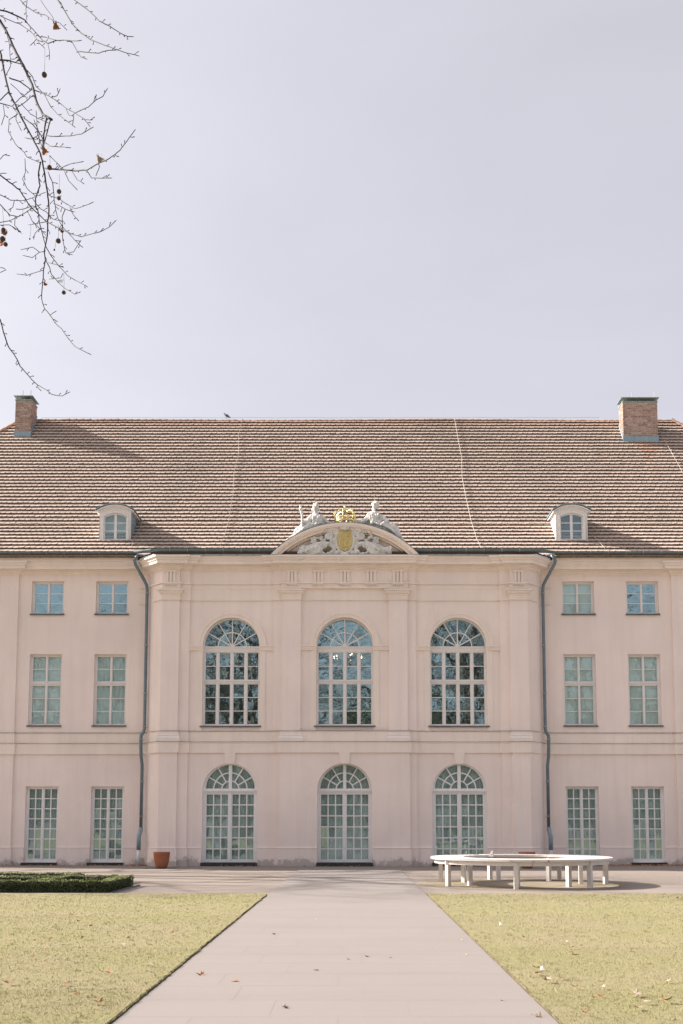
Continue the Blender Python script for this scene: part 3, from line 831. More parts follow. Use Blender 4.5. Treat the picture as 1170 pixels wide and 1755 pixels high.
def wing_window(x0, x1, z0, z1, kind, cover, name='window'):
    gl = 'glass' if cover else 'glass_hall'
    win = empty(name, (0, 0, 0), pal)
    y = WY + 0.13
    fr, bars = MB(), MB()
    fo = 0.035
    fr.box(x0 - 0.01, x0 + fo, y - 0.012, y + 0.06, z0, z1); fr.box(x1 - fo, x1 + 0.01, y - 0.012, y + 0.06, z0, z1)
    fr.box(x0 + fo, x1 - fo, y - 0.010, y + 0.058, z1 - fo, z1 + 0.01); fr.box(x0 + fo, x1 - fo, y - 0.010, y + 0.058, z0 - 0.01, z0 + fo)
    xa, xb, za, zb = x0 + fo, x1 - fo, z0 + fo, z1 - fo
    xm = (xa + xb) / 2
    if kind == 'small':
        leaf_grid(fr, bars, win, xa, xm - 0.002, za, zb, y, 1, 3, 0.035, 0.022, gl=gl); leaf_grid(fr, bars, win, xm + 0.002, xb, za, zb, y, 1, 3, 0.035, 0.022, gl=gl)
        fr.box(xm - 0.022, xm + 0.022, y - 0.022, y + 0.001, za + 0.002, zb - 0.002)
    elif kind == 'tall':
        zt = z0 + (z1 - z0) * 0.595
        fr.box(xa, xb, y - 0.018, y + 0.055, zt - 0.035, zt + 0.035)
        fr.box(xa, xb, y - 0.04, y - 0.017, zt + 0.012, zt + 0.03)
        for (c, d, nr) in ((za, zt - 0.036, 3), (zt + 0.036, zb, 2)):
            leaf_grid(fr, bars, win, xa, xm - 0.002, c, d, y, 1, nr, 0.035, 0.022); leaf_grid(fr, bars, win, xm + 0.002, xb, c, d, y, 1, nr, 0.035, 0.022)
            fr.box(xm - 0.022, xm + 0.022, y - 0.022, y + 0.001, c + 0.002, d - 0.002)
    else:
        leaf_grid(fr, bars, win, xa, xm - 0.002, za, zb, y, 2, 7, 0.045, 0.032, None, 0.075); leaf_grid(fr, bars, win, xm + 0.002, xb, za, zb, y, 2, 7, 0.045, 0.032, None, 0.075)
        fr.box(xm - 0.02, xm + 0.02, y - 0.02, y + 0.001, za + 0.002, zb - 0.002)
    mt = 'frame_door' if kind == 'door' else 'frame'
    fr.build('frame', mt, win); bars.build('glazing_bars', mt, win)
    if kind == 'door':
        MB().box(x0 - 0.06, x1 + 0.02, WY - 0.10, WY + 0.2, -0.03, z0 - 0.002).build('threshold', 'threshold', win)
    else:
        MB().prism([(x0 - 0.03, z0 - 0.035), (x1 + 0.03, z0 - 0.035), (x1 + 0.03, z0 + 0.006), (x0 - 0.03, z0 + 0.006)], WY - 0.055, WY + 0.125).build('sill', 'sill', win)
    if cover: blind(win, x0 + 0.005, x1 - 0.005, z0 + 0.005, z1 - 0.005, y + 0.085, cover)
covers = {(-1, 0): ['curtain', 'blind_dim', None], (-1, 1): ['curtain', 'blind', None], (1, 0): ['curtain', 'blind', 'blind'], (1, 1): ['curtain', 'blind', None],
          (-1, 2): ['curtain', 'blind', None], (1, 2): ['curtain', 'blind', None]}
kinds = ['door', 'tall', 'small']
for sx in (-1, 1):
    for ci, (a, b) in enumerate(wing_cols):
        x0, x1 = sorted((a * sx, b * sx))
        for ri, (z0, z1) in enumerate(wing_rows):
            wing_window(x0, x1, z0, z1, kinds[ri], covers[(sx, ci)][ri], 'glazed_door' if ri == 0 else 'window')

def radial(mb, xc, zc, r0, r1, a, w, y0, y1):
    d = Vector((math.cos(a), math.sin(a))); n_ = Vector((-d.y, d.x)) * w / 2; c_ = Vector((xc, zc))
    pts = [c_ + d * r0 - n_, c_ + d * r1 - n_, c_ + d * r1 + n_, c_ + d * r0 + n_]
    mb.prism([(q.x, q.y) for q in pts], y0, y1)
def arched_window(xc, yf):
    win = empty('arched_window', (0, 0, 0), pal)
    y = 0.17
    fr, bars = MB(), MB()
    z0, zs = WINZ, ZS_W
    hw = OPW
    fo = 0.035
    # surround mouldings on the wall
    sr = MB()
    sr.prism(ringseg(xc, zs, hw + 0.003, 1.035, 0, math.pi, 36), yf - 0.045, yf + 0.005)
    sr.prism(ringseg(xc, zs, 0.965, 1.06, 0, math.pi, 36), yf - 0.062, yf - 0.001)
    for s_ in (-1, 1):
        a, b = sorted((xc + s_ * (hw + 0.003), xc + s_ * 1.035)); sr.box(a, b, yf - 0.028, yf + 0.004, 4.028, 6.53)
        lim = (1.345 if xc == 0 else (2.165 if (s_ * xc < 0) else 4.74))
        far = xc + s_ * (abs(abs(xc) - lim) if xc != 0 else lim)
        a, b = sorted((xc + s_ * (hw - 0.01), far))
        sr.box(a, b, yf - 0.06, yf + 0.003, 6.535, 6.60); sr.box(a - 0.004, b + 0.004, yf - 0.085, yf + 0.002, 6.60, 6.645)
        sr.box(a, b, yf - 0.05, yf + 0.003, 6.49, 6.535)
    sr.build('surround', 'stucco_trim', win)
    # frame
    for s_ in (-1, 1):
        a, b = sorted((xc + s_ * (hw - fo), xc + s_ * (hw + 0.01))); fr.box(a, b, y - 0.012, y + 0.06, z0, zs - 0.16)
    fr.box(xc - hw + fo, xc + hw - fo, y - 0.010, y + 0.058, z0 - 0.01, z0 + 0.04)
    fr.box(xc - hw - 0.01, xc + hw + 0.01, y - 0.03, y + 0.06, zs - 0.16, zs - 0.035)
    fr.box(xc - hw - 0.01, xc + hw + 0.01, y - 0.055, y + 0.05, zs - 0.034, zs + 0.005)
    fr.box(xc - hw + fo, xc + hw - fo, y - 0.042, y - 0.031, zs - 0.10, zs - 0.08)
    zt = z0 + 1.045 + 0.32
    fr.box(xc - hw + fo, xc + hw - fo, y - 0.018, y + 0.055, zt - 0.045, zt + 0.045)
    fr.box(xc - hw + fo, xc + hw - fo, y - 0.045, y - 0.019, zt + 0.015, zt + 0.035)
    xa, xb = xc - hw + fo, xc + hw - fo
    mw = 0.055
    cw = (xb - xa - 3 * mw) / 4
    for (c, d, nr) in ((z0 + 0.041, zt - 0.046, 3), (zt + 0.046, zs - 0.161, 2)):
        for i in range(4):
            x_ = xa + i * (cw + mw)
            leaf_grid(fr, bars, win, x_, x_ + cw, c, d, y, 1, nr, 0.028, 0.022, gl='glass_hall')
        for i in range(3):
            x_ = xa + (i + 1) * cw + i * mw; fr.box(x_, x_ + mw, y - 0.02, y + 0.055, c, d)
    # fan light
    zf = zs + 0.005; rr_ = hw - 0.03
    fr.prism(ringseg(xc, zf, rr_, hw + 0.012, 0, math.pi, 36), y - 0.01, y + 0.055)
    bars.prism(ringseg(xc, zf, 0.425, 0.452, 0, math.pi, 24), y + 0.006, y + 0.042)
    fr.prism(ringseg(xc, zf, 0.0, 0.05, 0, math.pi, 10), y - 0.004, y + 0.05)
    for k in range(1, 6):
        radial(bars, xc, zf, 0.045, rr_ + 0.005, k * math.pi / 6, 0.028 if k != 3 else 0.034, y + 0.004, y + 0.044)
    for k in range(6):
        a0, a1 = k * math.pi / 6, (k + 1) * math.pi / 6
        pane(win, ringseg(xc, zf, 0.44, rr_ + 0.004, a0, a1, 6), y + 0.026, gl='glass_hall')
        pane(win, ringseg(xc, zf, 0.0, 0.44, a0, a1, 4), y + 0.026, gl='glass_hall')
    fr.build('frame', 'frame', win); bars.build('glazing_bars', 'frame', win)
    MB().box(xc - hw - 0.06, xc + hw + 0.06, yf - 0.07, 0.165, z0 - 0.045, z0 - 0.001).build('sill', 'sill', win)
for x in (-WINX, 0, WINX): arched_window(x, -0.06 if x == 0 else 0.0)

def arched_door(xc, yf):
    win = empty('arched_door', (0, 0, 0), pal)
    y = 0.10
    fr, bars = MB(), MB()
    z0, zs, hw = DOORZ, ZS_D, DHW
    # keystone
    MB().prism([(xc - 0.125, 3.028), (xc + 0.125, 3.028), (xc + 0.165, 3.362), (xc - 0.165, 3.362)], yf - 0.052, yf + 0.02).build('keystone', 'stucco_trim', win)
    fo = 0.05
    for s_ in (-1, 1):
        a, b = sorted((xc + s_ * (hw - fo), xc + s_ * (hw + 0.01))); fr.box(a, b, y - 0.012, y + 0.07, z0, zs - 0.05)
    fr.box(xc - hw - 0.01, xc + hw + 0.01, y - 0.03, y + 0.07, zs - 0.05, zs + 0.045)
    fr.box(xc - hw + 0.002, xc + hw - 0.002, y - 0.06, y + 0.05, zs - 0.008, zs + 0.022)
    za, zb = z0 + 0.005, zs - 0.051
    leaf_grid(fr, bars, win, xc - hw + fo, xc - 0.003, za, zb, y, 3, 6, 0.065, 0.034, 0.055, 0.09)
    leaf_grid(fr, bars, win, xc + 0.003, xc + hw - fo, za, zb, y, 3, 6, 0.065, 0.034, 0.055, 0.09)
    fr.box(xc - 0.03, xc + 0.03, y - 0.024, y + 0.001, za + 0.003, zb - 0.003)
    # fan light
    zf = zs + 0.045; rr_ = hw - 0.085
    R0 = math.sqrt(max(0, hw * hw - 0.045 ** 2))
    fr.prism(ringseg(xc, zf, rr_, hw + 0.012, 0.0, math.pi, 36), y - 0.01, y + 0.06)
    fr.box(xc - 0.05, xc + 0.05, y - 0.018, y + 0.055, zf, zf + rr_ + 0.01)
    fr.box(xc - rr_, xc - 0.05, y - 0.006, y + 0.05, zf, zf + 0.03); fr.box(xc + 0.05, xc + rr_, y - 0.006, y + 0.05, zf, zf + 0.03)
    for r_ in (0.26, 0.505):
        bars.prism(ringseg(xc, zf, r_ - 0.017, r_ + 0.017, 0, math.pi, 28), y + 0.006, y + 0.042)
    for k in (1, 2, 4, 5):
        radial(bars, xc, zf, 0.255, rr_ + 0.005, k * math.pi / 6, 0.034, y + 0.004, y + 0.044)
    for h_ in (0, 1):
        for k in range(3):
            a0, a1 = (k + 3 * h_) * math.pi / 6, (k + 1 + 3 * h_) * math.pi / 6
            pane(win, ringseg(xc, zf, 0.505, rr_ + 0.004, a0, a1, 6), y + 0.026)
            pane(win, ringseg(xc, zf, 0.26, 0.505, a0, a1, 5), y + 0.026)
        pane(win, ringseg(xc, zf, 0.0, 0.26, h_ * math.pi / 2, (h_ + 1) * math.pi / 2, 8), y + 0.026)
    fr.build('frame', 'frame_door', win); bars.build('glazing_bars', 'frame_door', win)
    MB().box(xc - hw - 0.02, xc + hw + 0.02, yf - 0.09, 0.30, -0.028, z0 - 0.002).build('threshold', 'threshold', win)
    blind(win, xc - hw + 0.005, xc + hw - 0.005, z0, zs + hw, y + 0.09, 'curtain')
for x in (-WINX, 0, WINX): arched_door(x, -0.14 if x == 0 else 0.0)

# ------------------------------------------------------------------ pediment
ped = empty('pediment', (0, 0, 0), pal)
PW, PZ0, SAG = 2.235, 9.36, 0.985
PRAD = (PW ** 2 + SAG ** 2) / (2 * SAG); PZC = PZ0 + SAG - PRAD
pa0 = math.asin(PW / PRAD)
def arcpts(r, n=40, full_=pa0):
    return [(r * math.sin(-full_ + 2 * full_ * i / n), PZC + r * math.cos(-full_ + 2 * full_ * i / n)) for i in range(n + 1)]
def arch_cornice(r0, r1, y0, y1, name, mt):
    a1 = math.acos((PZ0 - PZC) / r1) ; a0 = math.acos(min(1, (PZ0 - PZC) / r0))
    o_ = [(r1 * math.sin(-a1 + 2 * a1 * i / 48), PZC + r1 * math.cos(-a1 + 2 * a1 * i / 48)) for i in range(49)]
    i_ = [(r0 * math.sin(a0 - 2 * a0 * i / 48), PZC + r0 * math.cos(a0 - 2 * a0 * i / 48)) for i in range(49)]
    return MB().prism((o_ + i_)[::-1], y0, y1).build(name, mt, ped)
arch_cornice(PRAD - 0.085, PRAD - 0.002, -0.52, 0.9, 'raking_cornice', 'stucco_trim')
arch_cornice(PRAD - 0.125, PRAD - 0.084, -0.50, 0.9, 'raking_moulding', 'stucco_trim')
arch_cornice(PRAD - 0.205, PRAD - 0.124, -0.435, 0.9, 'raking_corona', 'stucco_trim')
arch_cornice(PRAD - 0.25, PRAD - 0.204, -0.30, 0.9, 'raking_bed', 'stucco_trim')
arch_cornice(PRAD - 0.004, PRAD + 0.012, -0.53, 1.2, 'cover_sheet', 'zinc')
rt = PRAD - 0.20; at_ = math.acos((PZ0 - PZC) / rt)
MB().prism([(rt * math.sin(at_ - 2 * at_ * i / 40), PZC + rt * math.cos(at_ - 2 * at_ * i / 40)) for i in range(41)], -0.20, 0.9).build('tympanum', 'stucco', ped)
MB().prism(rect(-2.2, 2.2, 9.345, 9.358), -0.49, -0.1).build('base_sheet', 'zinc', ped)

# carved arms in the tympanum: everything in photo pixels around the axis, put on the tympanum plane
PYW = BY - 0.16
def lp(u, v, y=-0.2):
    q = at(u, v, BY + y); return Vector((q.x - BX, y, q.z))
PXM = 1 / 57.2
RFWD = -0.14
def blob(mb, u, v, r, y=-0.2, sq=(1, 0.8, 1)): mb.ball(lp(u, v, y + RFWD), r * PXM, 10, sq)
def stroke(mb, pts, y=-0.2, n=8):
    """pts: (u, v, radius px[, extra y])"""
    y += RFWD
    P = []; Rr = []
    for i in range(len(pts) - 1):
        a, b = pts[i], pts[i + 1]
        for k in range(4):
            f_ = k / 4
            P.append(lp(a[0] + (b[0] - a[0]) * f_, a[1] + (b[1] - a[1]) * f_, y + (a[3] if len(a) > 3 else 0) * (1 - f_) + (b[3] if len(b) > 3 else 0) * f_)); Rr.append((a[2] + (b[2] - a[2]) * f_) * PXM)
    a = pts[-1]; P.append(lp(a[0], a[1], y + (a[3] if len(a) > 3 else 0))); Rr.append(a[2] * PXM)
    mb.tube(P, Rr, n)
arms = MB()
rs = random.Random(3)
for s_ in (-1, 1):
    def U(x): return 590.7 + s_ * x
    # rolling scroll beside the shield
    sp = []
    for i in range(22):
        a = i / 21 * 3.6 * math.pi / 1.6; r_ = 11.0 * (1 - i / 26)
        sp.append((U(29 + r_ * math.cos(a + 0.6) * 0.95), 918 - r_ * math.sin(a + 0.6) * 0.9, 3.0 - 1.2 * i / 21))
    stroke(arms, sp, -0.26)
    blob(arms, U(29), 918, 5.5, -0.22); blob(arms, U(22), 925, 5, -0.2); blob(arms, U(36), 927, 5, -0.19)
    for i in range(9): blob(arms, U(17 + 2.5 * math.sin(i * 1.9)), 908 + i * 4.2, 3.2, -0.26)
    # long sweeping feathers
    for k in range(5):
        stroke(arms, [(U(15 + k), 946 - k * 4.0, 2.0), (U(26 + k * 2), 931 - k * 2.2 + 3 * k, 3.2, -0.05), (U(42 + k), 931 + k * 4.0, 3.3, -0.07), (U(58), 935 + k * 4.0, 2.8, -0.03), (U(70), 941 + k * 3.0, 1.8)], -0.24)
    # leaf spray above
    for k in range(8):
        a = k * 0.8; blob(arms, U(53 + 5.5 * math.cos(a) * (0.4 + 0.6 * (k % 2))), 926 + 5.0 * math.sin(a), 3.0, -0.20)
    # foaming ends and foot
    for k in range(34):
        blob(arms, U(rs.uniform(56, 80)), rs.uniform(937, 958), rs.uniform(2.4, 4.2), -0.19 - rs.uniform(0, 0.10))
    for k in range(40):
        blob(arms, U(rs.uniform(6, 70)), rs.uniform(946, 959), rs.uniform(2.2, 4.0), -0.19 - rs.uniform(0, 0.09))
    blob(arms, U(21), 946, 5.0, -0.26); blob(arms, U(13), 947, 4.4, -0.26)
    stroke(arms, [(U(35), 949, 2.2), (U(42), 944, 2.4), (U(46), 949, 2.0), (U(41), 952, 1.6)], -0.27)
    for k in range(6):                       # second tier of curling leaves
        a0 = 0.5 + k * 0.5; bu, bv = U(24 + k * 8.5), 936 + k * 2.2
        stroke(arms, [(bu, bv, 2.6), (bu + s_ * 5, bv - 5 + k * 0.4, 2.8, -0.05), (bu + s_ * 9, bv - 2, 2.2, -0.08), (bu + s_ * 8, bv + 2.5, 1.6, -0.06)], -0.27)
    for k in range(10):
        blob(arms, U(rs.uniform(20, 46)), rs.uniform(911, 930), rs.uniform(2.0, 3.4), -0.24 - rs.uniform(0, 0.06))
# shield rim
rim = [(0, 907), (8, 905), (14, 908), (13, 914), (15.5, 924), (15, 935), (9, 944), (0, 948)]
for s_ in (-1, 1):
    stroke(arms, [(590.7 + s_ * x, v, 2.3) for x, v in rim], -0.27)
blob(arms, 590.7, 952, 8, -0.24, (1.2, 0.7, 0.7))
stroke(arms, [(583, 906, 2.2), (590.7, 907, 2.4), (598.5, 906, 2.2)], -0.33)
for k in range(5): stroke(arms, [(583 + k * 3.85, 906, 1.5), (582.6 + k * 4.05, 901, 1.9)], -0.33)
fuse(arms, 'carved_arms', 'sandstone', ped, 0.014, 1, 0.010, 14)
sh = MB()
shp = [(x, v) for x, v in rim]
poly = [lp(590.7 + x, v) for x, v in shp] + [lp(590.7 - x, v) for x, v in reversed(shp[1:-1])]
sh.prism([(q.x, q.z) for q in poly], -0.285 + RFWD, -0.2)
sh.build('shield', 'ochre', ped)
mono = MB()                                # interlaced initials in raised gilding
def crv(c, n=5):
    P = []
    for i in range(len(c) - 1):
        p0 = Vector(c[max(i - 1, 0)]); p1 = Vector(c[i]); p2 = Vector(c[i + 1]); p3 = Vector(c[min(i + 2, len(c) - 1)])
        for k in range(n):
            t_ = k / n
            q = 0.5 * ((2 * p1) + (p2 - p0) * t_ + (2 * p0 - 5 * p1 + 4 * p2 - p3) * t_ * t_ + (3 * p1 - p0 - 3 * p2 + p3) * t_ ** 3)
            P.append((q.x, q.y, 1.0))
    P.append((c[-1][0], c[-1][1], 0.7)); return P
stroke(mono, crv([(590, 919), (585, 921), (582, 928), (583, 935), (588, 938), (592, 935), (590, 931)]), -0.295, 6)
stroke(mono, crv([(600, 919), (595, 917), (592, 921), (595, 925), (591, 929), (592, 935), (597, 937), (601, 933)]), -0.295, 6)
mono.build('gilt_initials', 'gold', ped, True)

# ------------------------------------------------------------------ roof
EY, EZ, A1, A2, L1, L2 = 0.2, 9.50, R(44), R(54), 2.04, 6.25
KY, KZ = EY + L1 * math.cos(A1), EZ + L1 * math.sin(A1)
RY, RZ = KY + L2 * math.cos(A2), KZ + L2 * math.sin(A2)
RXE = 11.95
def roofpt(L, x, off=0.0):
    if L < L1: a, y, z = A1, EY + L * math.cos(A1), EZ + L * math.sin(A1)
    else: a, y, z = A2, KY + (L - L1) * math.cos(A2), KZ + (L - L1) * math.sin(A2)
    return Vector((x, y - off * math.sin(a), z + off * math.cos(a)))
roof = empty('roof', (0, 0, 0), pal)
BKY = 2 * RY - EY
dk = MB()
dk.add([(-XE - 0.2, EY, EZ - 0.02), (XE + 0.2, EY, EZ - 0.02), (XE - 1.6, KY, KZ - 0.02), (-XE + 1.6, KY, KZ - 0.02), (RXE, RY, RZ - 0.02), (-RXE, RY, RZ - 0.02),
        (-XE - 0.2, BKY, EZ - 0.02), (XE + 0.2, BKY, EZ - 0.02)],
       [(0, 1, 2, 3), (3, 2, 4, 5), (1, 7, 4, 2), (6, 0, 3, 5), (7, 6, 5, 4), (0, 6, 7, 1)])
dk.build('roof_deck', 'deck', roof)
# clay tiles: rows of round-tailed slabs with a visible butt edge
tv = []; tf = []
TW = 0.178
def tile_row(L, pitch, xl, xr, idx, lift):
    nonlocal_k = 0
    x = xl + (TW / 2 if idx % 2 else 0)
    a = A1 if L < L1 - 0.001 else A2
    ca, sa = math.cos(a), math.sin(a)
    base = roofpt(max(0.0, L), 0)
    y0, z0 = base.y, base.z
    if L < 0: y0, z0 = EY + L * ca, EZ + L * sa
    while x < xr:
        w = TW - 0.006
        dl = random.gauss(0, 0.004); hh = 0.062 + lift + random.gauss(0, 0.002); rt_ = random.gauss(0, 0.002)
        th = 0.045
        k = len(tv)
        ln = pitch * 1.25
        # local (s along slope up, o outwards)
        prof_ = [(0.0, 0.022), (w * 0.2, 0.006), (w * 0.5, 0.0), (w * 0.8, 0.006), (w, 0.022)]
        pts = []
        for px_, s_ in prof_: pts.append((px_, s_ + dl, hh + rt_ * (px_ / w - 0.5) * 2))
        pts += [(w, ln, 0.004 + rt_), (0.0, ln, 0.004 - rt_)]
        top = pts; n = len(top)
        for px_, s_, o_ in top: tv.append((x + px_, y0 + s_ * ca - o_ * sa, z0 + s_ * sa + o_ * ca))
        for px_, s_, o_ in top[:5]: tv.append((x + px_, y0 + s_ * ca - (o_ - th) * sa, z0 + s_ * sa + (o_ - th) * ca))
        tf.append(tuple(k + i for i in range(n)))
        for i in range(4): tf.append((k + i + 1, k + i, k + n + i, k + n + i + 1))
        tf.append((k, k + n - 1, k + n)); tf.append((k + 4, k + n + 4, k + n - 2))
        x += TW
tile_row(-0.12, 0.2, -XE, XE, 1, 0.0)
L = -0.06; idx = 0
p1 = L1 / 9
while L < L1 - 0.02:
    e = XE - 0.9 * L if L > 0 else XE
    e = min(e, 13.6)
    tile_row(L, p1, -e, e, idx, 0.012); L += p1; idx += 1
p2 = L2 / 33; L = L1
while L < L1 + L2 - 0.05:
    e = RXE + (L1 + L2 - L) / L2 * (XE - 1.6 - RXE); e = min(e, 13.6)
    tile_row(L, p2, -e, e, idx, 0.012); L += p2; idx += 1
me = bpy.data.meshes.new('tiles'); me.from_pydata(tv, [], tf); me.update()
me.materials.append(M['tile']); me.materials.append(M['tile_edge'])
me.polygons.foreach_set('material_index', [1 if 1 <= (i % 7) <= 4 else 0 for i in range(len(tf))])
tag(link('tile_courses', me, 'tile', roof), kind='stuff')
# outer slopes beyond the detailed courses
o_ = MB().add([(-XE - 0.2, EY, EZ), (-13.4, EY, EZ), (-13.4, KY, KZ), (-XE + 1.6, KY, KZ), (-13.4, KY + 2, KZ + 2 * math.tan(A2)), (-XE - 0.2, BKY, EZ), (-RXE - 0.2, RY, RZ),
               ], [(0, 1, 2, 3), (3, 2, 4, 6), (5, 0, 3, 6)]).build('side_slope', 'tile', roof)
o_ = MB().add([(XE + 0.2, EY, EZ), (13.4, EY, EZ), (13.4, KY, KZ), (XE - 1.6, KY, KZ), (13.4, KY + 2, KZ + 2 * math.tan(A2)), (XE + 0.2, BKY, EZ), (RXE + 0.2, RY, RZ),
               ], [(3, 2, 1, 0), (6, 4, 2, 3), (6, 3, 0, 5)]).build('side_slope', 'tile', roof)
# ridge and hip tiles, one by one
rt_mb = MB()
n = 8; vs = []; fs = []
for i, (xx, r_) in enumerate(((0, 0.085), (0.27, 0.11))):
    for k in range(n + 1):
        a = math.pi * k / n; vs.append((xx, -r_ * math.cos(a), r_ * 0.85 * math.sin(a)))
    for k in range(n + 1):
        a = math.pi * k / n; vs.append((xx, -(r_ - 0.02) * math.cos(a), (r_ - 0.02) * 0.85 * math.sin(a)))
m_ = n + 1
for k in range(n):
    fs += [(k, k + 1, 2 * m_ + k + 1, 2 * m_ + k), (m_ + k, 3 * m_ + k, 3 * m_ + k + 1, m_ + k + 1), (2 * m_ + k, 2 * m_ + k + 1, 3 * m_ + k + 1, 3 * m_ + k), (k, m_ + k, m_ + k + 1, k + 1)]
rt_mb.add(vs, fs)
rme = bpy.data.meshes.new('ridge_tile'); rme.from_pydata(rt_mb.v, [], rt_mb.f); rme.update(); rme.materials.append(M['ridge'])
x = -RXE
while x < RXE - 0.1:
    o_ = link('ridge_tile', rme, 'ridge', roof); o_.location = (x, RY, RZ - 0.035 + random.gauss(0, 0.004) + 0.02 * math.sin(x * 0.5)); o_.rotation_euler = (0, random.gauss(0, 0.012), random.gauss(0, 0.01)); x += 0.255
for sx in (-1, 1):
    a = Vector((sx * RXE, RY, RZ)); b = Vector((sx * (XE - 1.6), KY, KZ)); d = (a - b).normalized()
    L = 0.0
    while L < 2.6:
        o_ = link('hip_tile', rme, 'ridge', roof); q = a - d * (L + 0.27); o_.location = q
        o_.rotation_euler = d.to_track_quat('X', 'Z').to_euler(); L += 0.255
for sx in (-1, 1):
    x0, x1 = sorted((6.42 * sx, XE * sx)); MB().box(x0, x1, 0.205, 0.7, 9.33, 9.445).build('eave_board', 'stucco_trim', roof)
# eave boarding over the projecting centre
dz = MB()
hp = half(1.905, 2.17)
dz.plan([(-5.75, -0.40), (5.75, -0.40), (6.35, 0.25), (6.35, 0.5), (-6.35, 0.5), (-6.35, 0.25)], 9.40, 9.47)
dz.build('eave_deck', 'deck', roof)

# ------------------------------------------------------------------ gutters, flashing, downpipes
gy = -0.40
gut_path = [(-XE, 0.10), (-6.50, 0.10), (-5.85, gy), (-2.06, gy)]
gut_path_r = [(2.06, gy), (5.85, gy), (6.50, 0.10), (XE, 0.10)]
def gutter_prof(zc):
    r_ = 0.075
    out = [(r_ * math.sin(a), zc - r_ * math.cos(a)) for a in [R(-90 + 180 * i / 12) for i in range(13)]]
    inn = [((r_ - 0.008) * math.sin(a), zc - (r_ - 0.008) * math.cos(a)) for a in [R(90 - 180 * i / 12) for i in range(13)]]
    return out + inn
for pth in (gut_path, gut_path_r):
    g_ = MB()
    # heights differ a little between wing and centre: build the runs separately with a sloping link
    P = [Vector((x, y, 9.60 if abs(y - gy) > 0.2 else 9.535)) for x, y in pth]
    k0 = None; vs = []; fs = []
    for i, p_ in enumerate(P):
        d0 = (P[i] - P[i - 1]).normalized() if i else (P[1] - P[0]).normalized()
        d1 = (P[i + 1] - P[i]).normalized() if i < len(P) - 1 else d0
        n0 = Vector((d0.y, -d0.x, 0)); n1 = Vector((d1.y, -d1.x, 0)); mm = (n0 + n1); mm = mm / max(0.3, mm.dot(n0))
        pr = gutter_prof(p_.z)
        for o__, z in pr: vs.append((p_.x + mm.x * o__, p_.y + mm.y * o__, z))
    k = len(gutter_prof(0))
    for i in range(len(P) - 1):
        for j in range(k):
            fs.append((i * k + j, (i + 1) * k + j, (i + 1) * k + (j + 1) % k, i * k + (j + 1) % k))
    fs.append(tuple(range(k))[::-1]); fs.append(tuple((len(P) - 1) * k + j for j in range(k)))
    g_.add(vs, fs)
    gt = g_.build('gutter', 'zinc', pal, False)
    br = MB()
    for i in range(len(P) - 1):
        a, b = P[i], P[i + 1]
        if (b - a).length < 1.5: continue
        nb = int((b - a).length / 0.52)
        for q in range(1, nb):
            c_ = a.lerp(b, q / nb)
            pts = [(c_.x + 0.0, c_.y - 0.080 * math.sin(R(al)), c_.z - 0.080 * math.cos(R(al))) for al in range(-80, 91, 17)]
            br.tube(pts, 0.011, 5)
    br.build('brackets', 'wire', gt)
# bright cover sheets on top of the centre cornice, in lengths
for sx in (-1, 1):
    x = 2.28
    while x < 5.7:
        w = min(0.5, 5.86 - x)
        x0, x1 = sorted((sx * x, sx * (x + w - 0.012)))
        MB().add([(x0, -0.395, 9.353), (x1, -0.395, 9.353), (x1, -0.33, 9.44), (x0, -0.33, 9.44), (x0, -0.395, 9.345), (x1, -0.395, 9.345), (x1, -0.30, 9.41), (x0, -0.30, 9.41)],
                 [(0, 1, 2, 3), (0, 4, 5, 1), (1, 5, 6, 2), (3, 7, 4, 0), (4, 7, 6, 5), (2, 6, 7, 3)]).build('cover_sheet', 'zinc_light', pal)
        x += 0.5
    pl = [(sx * 5.80, -0.40), (sx * 6.36, 0.16), (sx * 6.2, 0.22), (sx * 5.7, -0.30)]
    MB().plan(pl, 9.36, 9.40).build('corner_sheet', 'zinc_light', pal)

def downpipe(sx):
    dp = empty('downpipe', (0, 0, 0), pal)
    X = lambda x: sx * x
    pts = [(6.36, 0.02, 9.47), (6.42, 0.0, 9.40), (6.48, 0.04, 9.30), (6.46, 0.08, 9.20), (6.22, 0.24, 8.75), (6.15, 0.30, 8.60), (6.13, 0.31, 8.45), (6.13, 0.31, 4.12), (6.15, 0.29, 4.02), (6.21, 0.25, 3.92), (6.22, 0.25, 3.80), (6.21, 0.27, 3.3), (6.18, 0.31, 3.0), (6.18, 0.31, 1.10)]
    MB().tube([(X(a), b, c) for a, b, c in pts], 0.049, 12).build('pipe', 'zinc', dp, True)
    MB().tube([(X(a), b, c) for a, b, c in [(6.18, 0.31, 1.12), (6.19, 0.28, 1.0), (6.22, 0.24, 0.85), (6.22, 0.24, 0.45)]], [0.064, 0.066, 0.066, 0.066], 12).build('elbow', 'zinc_mid', dp, True)
    MB().tube([(X(6.22), 0.24, 0.50), (X(6.22), 0.24, -0.03)], 0.058, 12).build('standpipe', 'zinc_light', dp, True)
    for z, x_, y_ in ((8.33, 6.13, 0.31), (6.7, 6.13, 0.31), (5.2, 6.13, 0.31), (4.18, 6.13, 0.31), (3.78, 6.22, 0.25), (2.5, 6.18, 0.31), (1.45, 6.18, 0.31)):
        cl = MB(); cl.tube([(X(x_), y_, z), (X(x_), y_, z + 0.028)], 0.064, 12)
        cl.box(*sorted((X(x_ - 0.012), X(x_ + 0.012))), y_, WY - 0.04, z + 0.004, z + 0.024)
        cl.build('pipe_clip', 'wire', dp)
downpipe(-1); downpipe(1)

